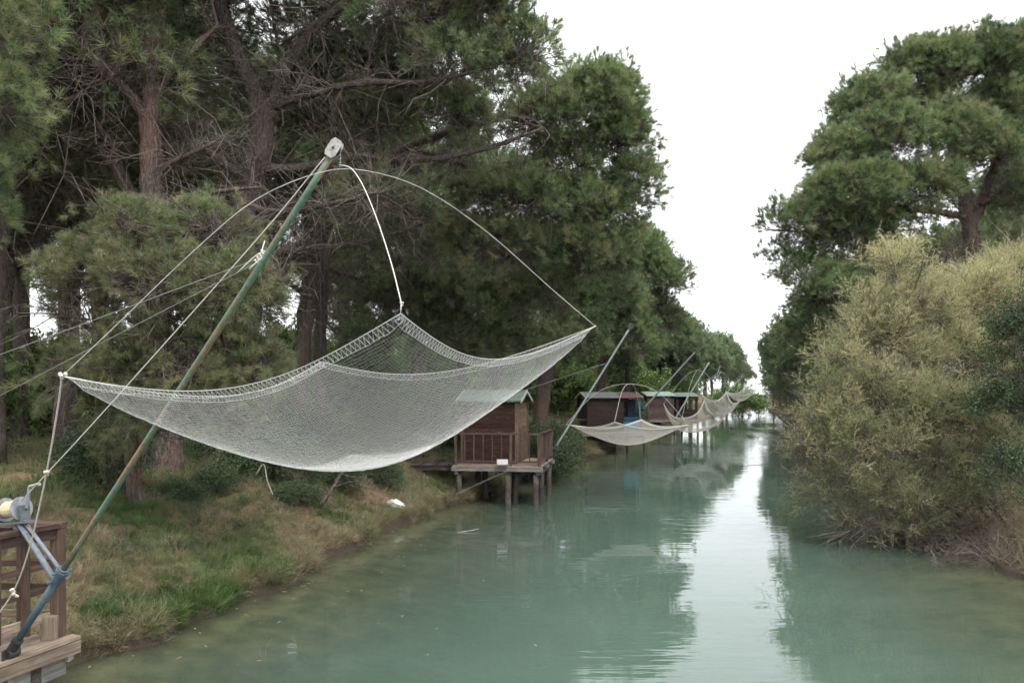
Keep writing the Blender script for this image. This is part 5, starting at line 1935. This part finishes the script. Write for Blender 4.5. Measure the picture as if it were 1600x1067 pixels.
def arc(a, ap, b_, bulge=.16):
    a, ap, b_ = map(np.asarray, (a, ap, b_))
    m1 = (a + ap) / 2 + np.array([0, 0, bulge * np.linalg.norm(ap - a)])
    m2 = (b_ + ap) / 2 + np.array([0, 0, bulge * np.linalg.norm(ap - b_)])
    return [a, m1, ap, m2, b_]


G2 = 'nets further along'
# net of the first hut, lowered
boom_simple('pale grey-green boom rising from the corner of the first hut platform', W(866, 702, 23.0), W(985, 511, 23.0), .031, M['grey_tube'])
a2 = W(983, 600, 25.0)
n2 = [W(960, 659, 23.4), W(884, 663, 25.2), W(1002, 655, 27.2), W(1076, 664, 25.0)]
lift_net('fishing_net', 'nearly flat cream net lowered in front of the second hut', n2[0], n2[1], n2[2], n2[3], 1.0015, 1.003, 96, .0022, M['net_far'], [arc(n2[1], a2, n2[3]), arc(n2[0], a2, n2[2])], a2, G2, hem_r=.012, rod_r=.008, patch=False, rod_mat=M['rod'])
rope('hauling_rope', 'dark rope dropping from the second boom to the flat net', [W(985, 514, 23.0), a2], .008, M['dark'])
rope('stay_wire', 'greenish stay wire from the first hut roof up to the second boom', [W(812, 612, 24.5), W(946, 568, 23.0)], .009, M['grey_tube'])
rope('stay_wire', 'dark stay wire slanting behind the first hut roof', [W(826, 614, 26), W(960, 520, 25)], .008, M['dark'])
rope('foot_wire', 'thin wire from under the first hut deck to the bank', [W(795, 734, 23.0), W(712, 772, 21.8)], .004, M['wire'])
# net of the second hut
boom_simple('dark slim boom slanting up from the second hut', W(1004, 640, 43.0), W(1086, 550, 44.5), .05, M['dark_tube'])
a3 = W(1090, 578, 46.5)
n3 = [W(1062, 668, 44.6), W(1037, 631, 46.5), W(1100, 625, 48.6), W(1140, 633, 46.5)]
n3[0] = W(1066, 650, 44.6)
lift_net('fishing_net', 'deep bowl-shaped cream net beside the second hut', n3[0], n3[1], n3[2], n3[3], 1.2, 1.38, 72, .0032, M['net_far'], [arc(n3[1], a3, n3[3], .12), arc(n3[0], a3, n3[2], .12)], a3, G2, hem_r=.016, rod_r=.011, patch=False, rod_mat=M['rod'])
rope('hauling_rope', 'dark rope from the slim dark boom to the bowl-shaped net', [W(1086, 552, 44.5), a3], .01, M['dark'])
# net of the far huts
boom_simple('straight pale boom crossing in front of the far huts', W(1054, 655, 58.5), W(1108, 566, 60.0), .055, M['grey_tube'])
a4 = W(1127, 581, 64)
n4 = [W(1112, 624, 62), W(1094, 614, 64), W(1135, 612, 66.5), W(1156, 626, 64)]
lift_net('fishing_net', 'small cream net hanging beyond the far huts', n4[0], n4[1], n4[2], n4[3], 1.08, 1.2, 56, .004, M['net_far'], [arc(n4[1], a4, n4[3], .12), arc(n4[0], a4, n4[2], .12)], a4, G2, hem_r=.018, rod_r=.014, patch=False, rod_mat=M['rod'])
rope('hauling_rope', 'thin rope from the pale crossing boom to the small net', [W(1108, 568, 60), W(1112, 574, 61), a4], .012, M['wire'])
# the farthest nets
boom_simple('thin boom of the farthest net', W(1134, 614, 92), W(1156, 592, 93), .05, M['grey_tube'])
a5 = W(1160, 588, 95)
n5 = [W(1150, 616, 93), W(1133, 611, 95), W(1165, 604, 98), W(1184, 606, 95)]
lift_net('fishing_net', 'farthest net, a pale veil near the vanishing point of the canal', n5[0], n5[1], n5[2], n5[3], 1.03, 1.12, 44, .006, M['net_far'], [arc(n5[1], a5, n5[3], .1), arc(n5[0], a5, n5[2], .1)], a5, G2, hem_r=.02, rod_r=.014, patch=False, rod_mat=M['rod'])
boom_simple('short boom end showing above the small net', W(1117, 596, 75), W(1125, 571, 76), .045, M['dark_tube'])

# ------------------------------------------------------------------ small things on the bank
dbp = MB()
p = curve_pts([W(500, 790, 17.2), W(520, 762, 17.4), W(536, 735, 17.6), W(546, 715, 17.7)], 14)
dbp.tube(p, np.linspace(.05, .025, len(p)), 6)
for q, e in ((4, W(575, 752, 17.2)), (7, W(600, 765, 17)), (9, W(500, 725, 17.5)), (3, W(490, 760, 17))):
    dbp.tube(curve_pts([p[q], (p[q] + e) / 2 + (0, 0, .06), e], 8), np.linspace(.02, .006, 9)[:len(curve_pts([p[q], (p[q] + e) / 2, e], 8))], 5)
tag(dbp.build('fallen_branch', M['bark_dark'], None, True, origin=p[0]), 'dark dead branch sticking out of the bank below the net', 'branch')
db2 = MB()
p = curve_pts([W(400, 742, 15.5), W(412, 725, 15.6), W(418, 752, 15.3), W(426, 772, 15.1)], 12)
db2.tube(p, .012, 5)
tag(db2.build('dead_stick', M['twig_pale'], None, True, origin=p[0]), 'pale crooked stick on the grassy bank under the net', 'branch')
db3 = MB()
p = curve_pts([W(715, 832, 18.6), W(735, 829, 18.7), W(748, 826, 18.8)], 8)
p[:, 2] = np.linspace(.0, .05, len(p))
db3.tube(p, .015, 5)
tag(db3.build('floating_stick', M['twig_pale'], None, True, origin=p[0]), 'small pale stick floating by the bank', 'stick')
st = MB()
c = on_ground(W(615, 790, 20.3)[0], 20.3, .06)
st.sphere(c, (.22, .16, .12), 9, 6)
st.sphere(c + (.16, -.04, -.03), (.14, .12, .08), 8, 5)
so = st.build('bank_stone', M['stone'], None, False, origin=c)
for v_ in so.data.vertices:
    v_.co += Vector(RNG.normal(size=3).tolist()) * .018
tag(so, 'white stone lying on the bank near the first hut', 'stone')
# snapped limb stub lying across behind the boom
sb = MB()
p = curve_pts([W(243, 322, 18.55), W(300, 306, 18.2), W(352, 298, 17.9), W(408, 293, 17.6)], 10)
sb.tube(p, np.linspace(.085, .03, len(p)), 7)
tag(sb.build('broken_limb', M['bark'], None, True, origin=p[0]), 'bleached broken limb pointing right above the low pine', 'branch')

# ------------------------------------------------------------------ grass and herbs on the banks
GR = [(pv, pf, [0] * len(pf), np.zeros(len(pv))) for pv, pf, _ in
      [grass_sprig(30, .30, .007), grass_sprig(26, .42, .006, .10, .55, 1.1), grass_sprig(34, .20, .006, .11, .7), grass_sprig(30, .34, .010, .08, .35, .6), grass_sprig(24, .5, .005, .09, .7, 1.3)]]


def bank_points(n, y0, y1, s0, s1, left=True, bias=1.0):
    y = RNG.uniform(y0, y1, n)
    s = s0 + (s1 - s0) * RNG.uniform(0, 1, n) ** bias
    x = xL(y) - s if left else xR(y) + s
    return x, y, s


def field(x, y, f, k):
    return 0.5 + 0.25 * (np.sin(x * f + k) + np.sin(y * f * 1.1 - k * 2) + 0.8 * np.sin((x + y) * f * 0.7 + 3 * k) + .6 * np.sin((x - y) * f * 1.7 + k))


def grass_obj(name, label, x, y, s, scl, dryf, tint, droop_out, kinds=(0, 5), left=True):
    P = np.stack([x, y, ground_h(x, y) - .01], 1)
    n = len(x)
    out_ = np.array([1.0, -.3, 0]) if left else np.array([-1.0, .3, 0])
    D = np.array([0, 0, 1.0]) + RNG.normal(size=(n, 3)) * .22 + out_ * droop_out[:, None]
    o = scatter_obj(name, GR, P, D, scl, RNG.integers(kinds[0], kinds[1], n), tint, dryf, [M['grass']])
    return tag(o, label, None, None, 'stuff')


x, y, s = bank_points(12500, 8.5, 36, .09, 4.6, bias=.9)
x2, y2, s2 = bank_points(4200, 8.5, 34, .0, .42)          # straw hanging over the lip
k2 = (field(x2, y2, 2.3, 5.5) > .42) | (s2 > .12)
x2, y2, s2 = x2[k2], y2[k2], s2[k2]
x, y, s = np.concatenate([x, x2]), np.concatenate([y, y2]), np.concatenate([s, s2])
fd = .45 * field(x, y, 1.1, .7) + .55 * field(x, y, 2.9, 2.2)
keep = RNG.uniform(0, 1, len(x)) < np.where(s > 3.2, .55, .95)
x, y, s, fd = x[keep], y[keep], s[keep], fd[keep]
green = np.clip((fd - .52) * 2.2 + np.clip((s - 2.2) * .4, 0, .5), 0, 1) + (s < .5) * .12
dry = np.clip(.74 - green * 1.1 + RNG.normal(size=len(x)) * .18, 0, 1)
dry = np.where((s > 2.2), np.clip(dry - .15, 0, 1), dry)
grass_obj('bank_grass', 'dry straw and green grass covering the left bank', x, y, s, RNG.uniform(.28, .92, len(x)) ** 1.3 * np.where(s < .45, 1.1, 1.0), dry, .40 - np.clip((s - 1.8) * .2, 0, .25) + RNG.normal(size=len(x)) * .25, np.where(s < 1.2, .65, .25) * RNG.uniform(.3, 1.3, len(x)))
x, y, s = bank_points(9000, 30, 75, .02, 9, bias=.8)
grass_obj('bank_grass', 'grass on the left bank beyond the first hut', x, y, s, RNG.uniform(.8, 1.7, len(x)), np.clip(.7 - field(x, y, .6, 1.2) + RNG.normal(size=len(x)) * .2, 0, 1), .6 + RNG.normal(size=len(x)) * .25, np.full(len(x), .2))
x, y, s = bank_points(9000, 10, 45, 4.2, 16)
k = RNG.uniform(0, 1, len(x)) < np.where(np.abs(s - 7.6) < 1.1, .06, .8)
x, y, s = x[k], y[k], s[k]
grass_obj('wood_grass', 'grass and herbs under the pines behind the bank', x, y, s, RNG.uniform(.7, 1.4, len(x)), np.clip(.45 - .5 * field(x, y, .7, 2.2) + RNG.normal(size=len(x)) * .2, 0, 1), .5 + RNG.normal(size=len(x)) * .25, np.zeros(len(x)))
x, y, s = bank_points(6000, 9, 60, .02, 5, left=False)
grass_obj('right_bank_grass', 'dry grass along the right waterline', x, y, s, RNG.uniform(.6, 1.3, len(x)), np.clip(.85 - .5 * field(x, y, .9, 1.9) + RNG.normal(size=len(x)) * .2, 0, 1), .4 + RNG.normal(size=len(x)) * .25, np.full(len(x), .4), left=False)
# low broad-leaved weeds among the grass
x, y, s = bank_points(900, 9, 34, .5, 4.8)
k = field(x, y, 1.7, 4.1) > .45
x, y, s = x[k], y[k], s[k]
P = np.stack([x, y, ground_h(x, y) + .02], 1)
o = scatter_obj('bank_weeds', SHRUB, P, np.array([0, 0, 1.0]) + RNG.normal(size=P.shape) * .3, RNG.uniform(.18, .42, len(x)), RNG.integers(0, NFOL, len(x)), .55 + RNG.normal(size=len(x)) * .3, np.zeros(len(x)), [M['twig'], M['leaf']])
tag(o, 'low broad-leaved weeds among the grass of the left bank', None, None, 'stuff')
# lush samphire cushions at the near waterline
cush = [(W(235, 945, 10.9), .75, 260), (W(300, 905, 11.6), .35, 90), (W(160, 960, 10.4), .3, 70), (W(360, 880, 12.4), .22, 40), (W(500, 850, 15.2), .6, 120), (W(560, 800, 18.0), .8, 170), (W(420, 880, 13.4), .4, 70)]
xs_, ys_, sc_ = [], [], []
for c, r_, n_ in cush:
    a_ = RNG.uniform(0, 6.283, n_)
    q = r_ * np.sqrt(RNG.uniform(0, 1, n_))
    xs_.append(c[0] + q * np.cos(a_))
    ys_.append(c[1] + q * np.sin(a_) * .8)
    sc_.append(.85 * (1.1 - q / r_ * .55))
x, y, sc_ = np.concatenate(xs_), np.concatenate(ys_), np.concatenate(sc_)
k = x < xL(y) - .05
x, y, sc_ = x[k], y[k], sc_[k]
grass_obj('green_herb_tufts', 'fresh green herb cushions near the waterline', x, y, None, sc_ * RNG.uniform(.7, 1.1, len(x)), np.zeros(len(x)), .42 + RNG.normal(size=len(x)) * .2, np.full(len(x), .1), (3, 4))
# dead twigs lying in the water under the tamarisk and on the right shore
x, y, s = bank_points(240, 15, 21.5, -1.3, .7, left=False)
P = np.stack([x, y, np.maximum(ground_h(x, y), 0) + .02], 1)
D = RNG.normal(size=P.shape) * np.array([1, 1, .3]) + np.array([-.5, -.2, .3])
D /= np.linalg.norm(D, axis=1)[:, None]
tw = MB()
twig_spray(tw, P, D, RNG.uniform(.3, .8, len(x)), 1.0)
tag(tw.build('dead_twigs', [M['twig'], M['twig']], None, True), 'tangle of dead twigs at the foot of the tamarisk', None, None, 'stuff')
# leaves and needles drifting by the bank
fl = MB()
y = RNG.uniform(9.5, 30, 170)
x = xL(y) + RNG.exponential(1.1, 170) + .1
for x_, y_ in zip(x, y):
    a_ = RNG.uniform(0, 6.283)
    L_ = RNG.uniform(.02, .06)
    dx, dy = math.cos(a_) * L_, math.sin(a_) * L_
    fl.add([(x_ - dx, y_ - dy, .004), (x_ + dy * .3, y_ - dx * .3, .006), (x_ + dx, y_ + dy, .004), (x_ - dy * .3, y_ + dx * .3, .007)], [(0, 1, 2, 3)])
tag(fl.build('floating_leaves', mat_plain('drift_leaf', (0.24, 0.19, 0.11), .8)), 'dry leaves drifting on the water by the left bank', None, None, 'stuff')

# ------------------------------------------------------------------ damp air over the canal
m, nt, out = new_mat('damp_air')
pv_ = N(nt, 'ShaderNodeVolumePrincipled')
pv_.inputs['Color'].default_value = (0.93, 0.96, 1.0, 1)
pv_.inputs['Density'].default_value = 0.0001
pv_.inputs['Anisotropy'].default_value = 0.2
nt.links.new(pv_.outputs[0], out.inputs['Volume'])
hz = MB().box((100, 185, 13.5), (1160, 520, 33)).build('haze', m)
tag(hz, 'thin damp air paling the far trees', None, None, 'stuff')
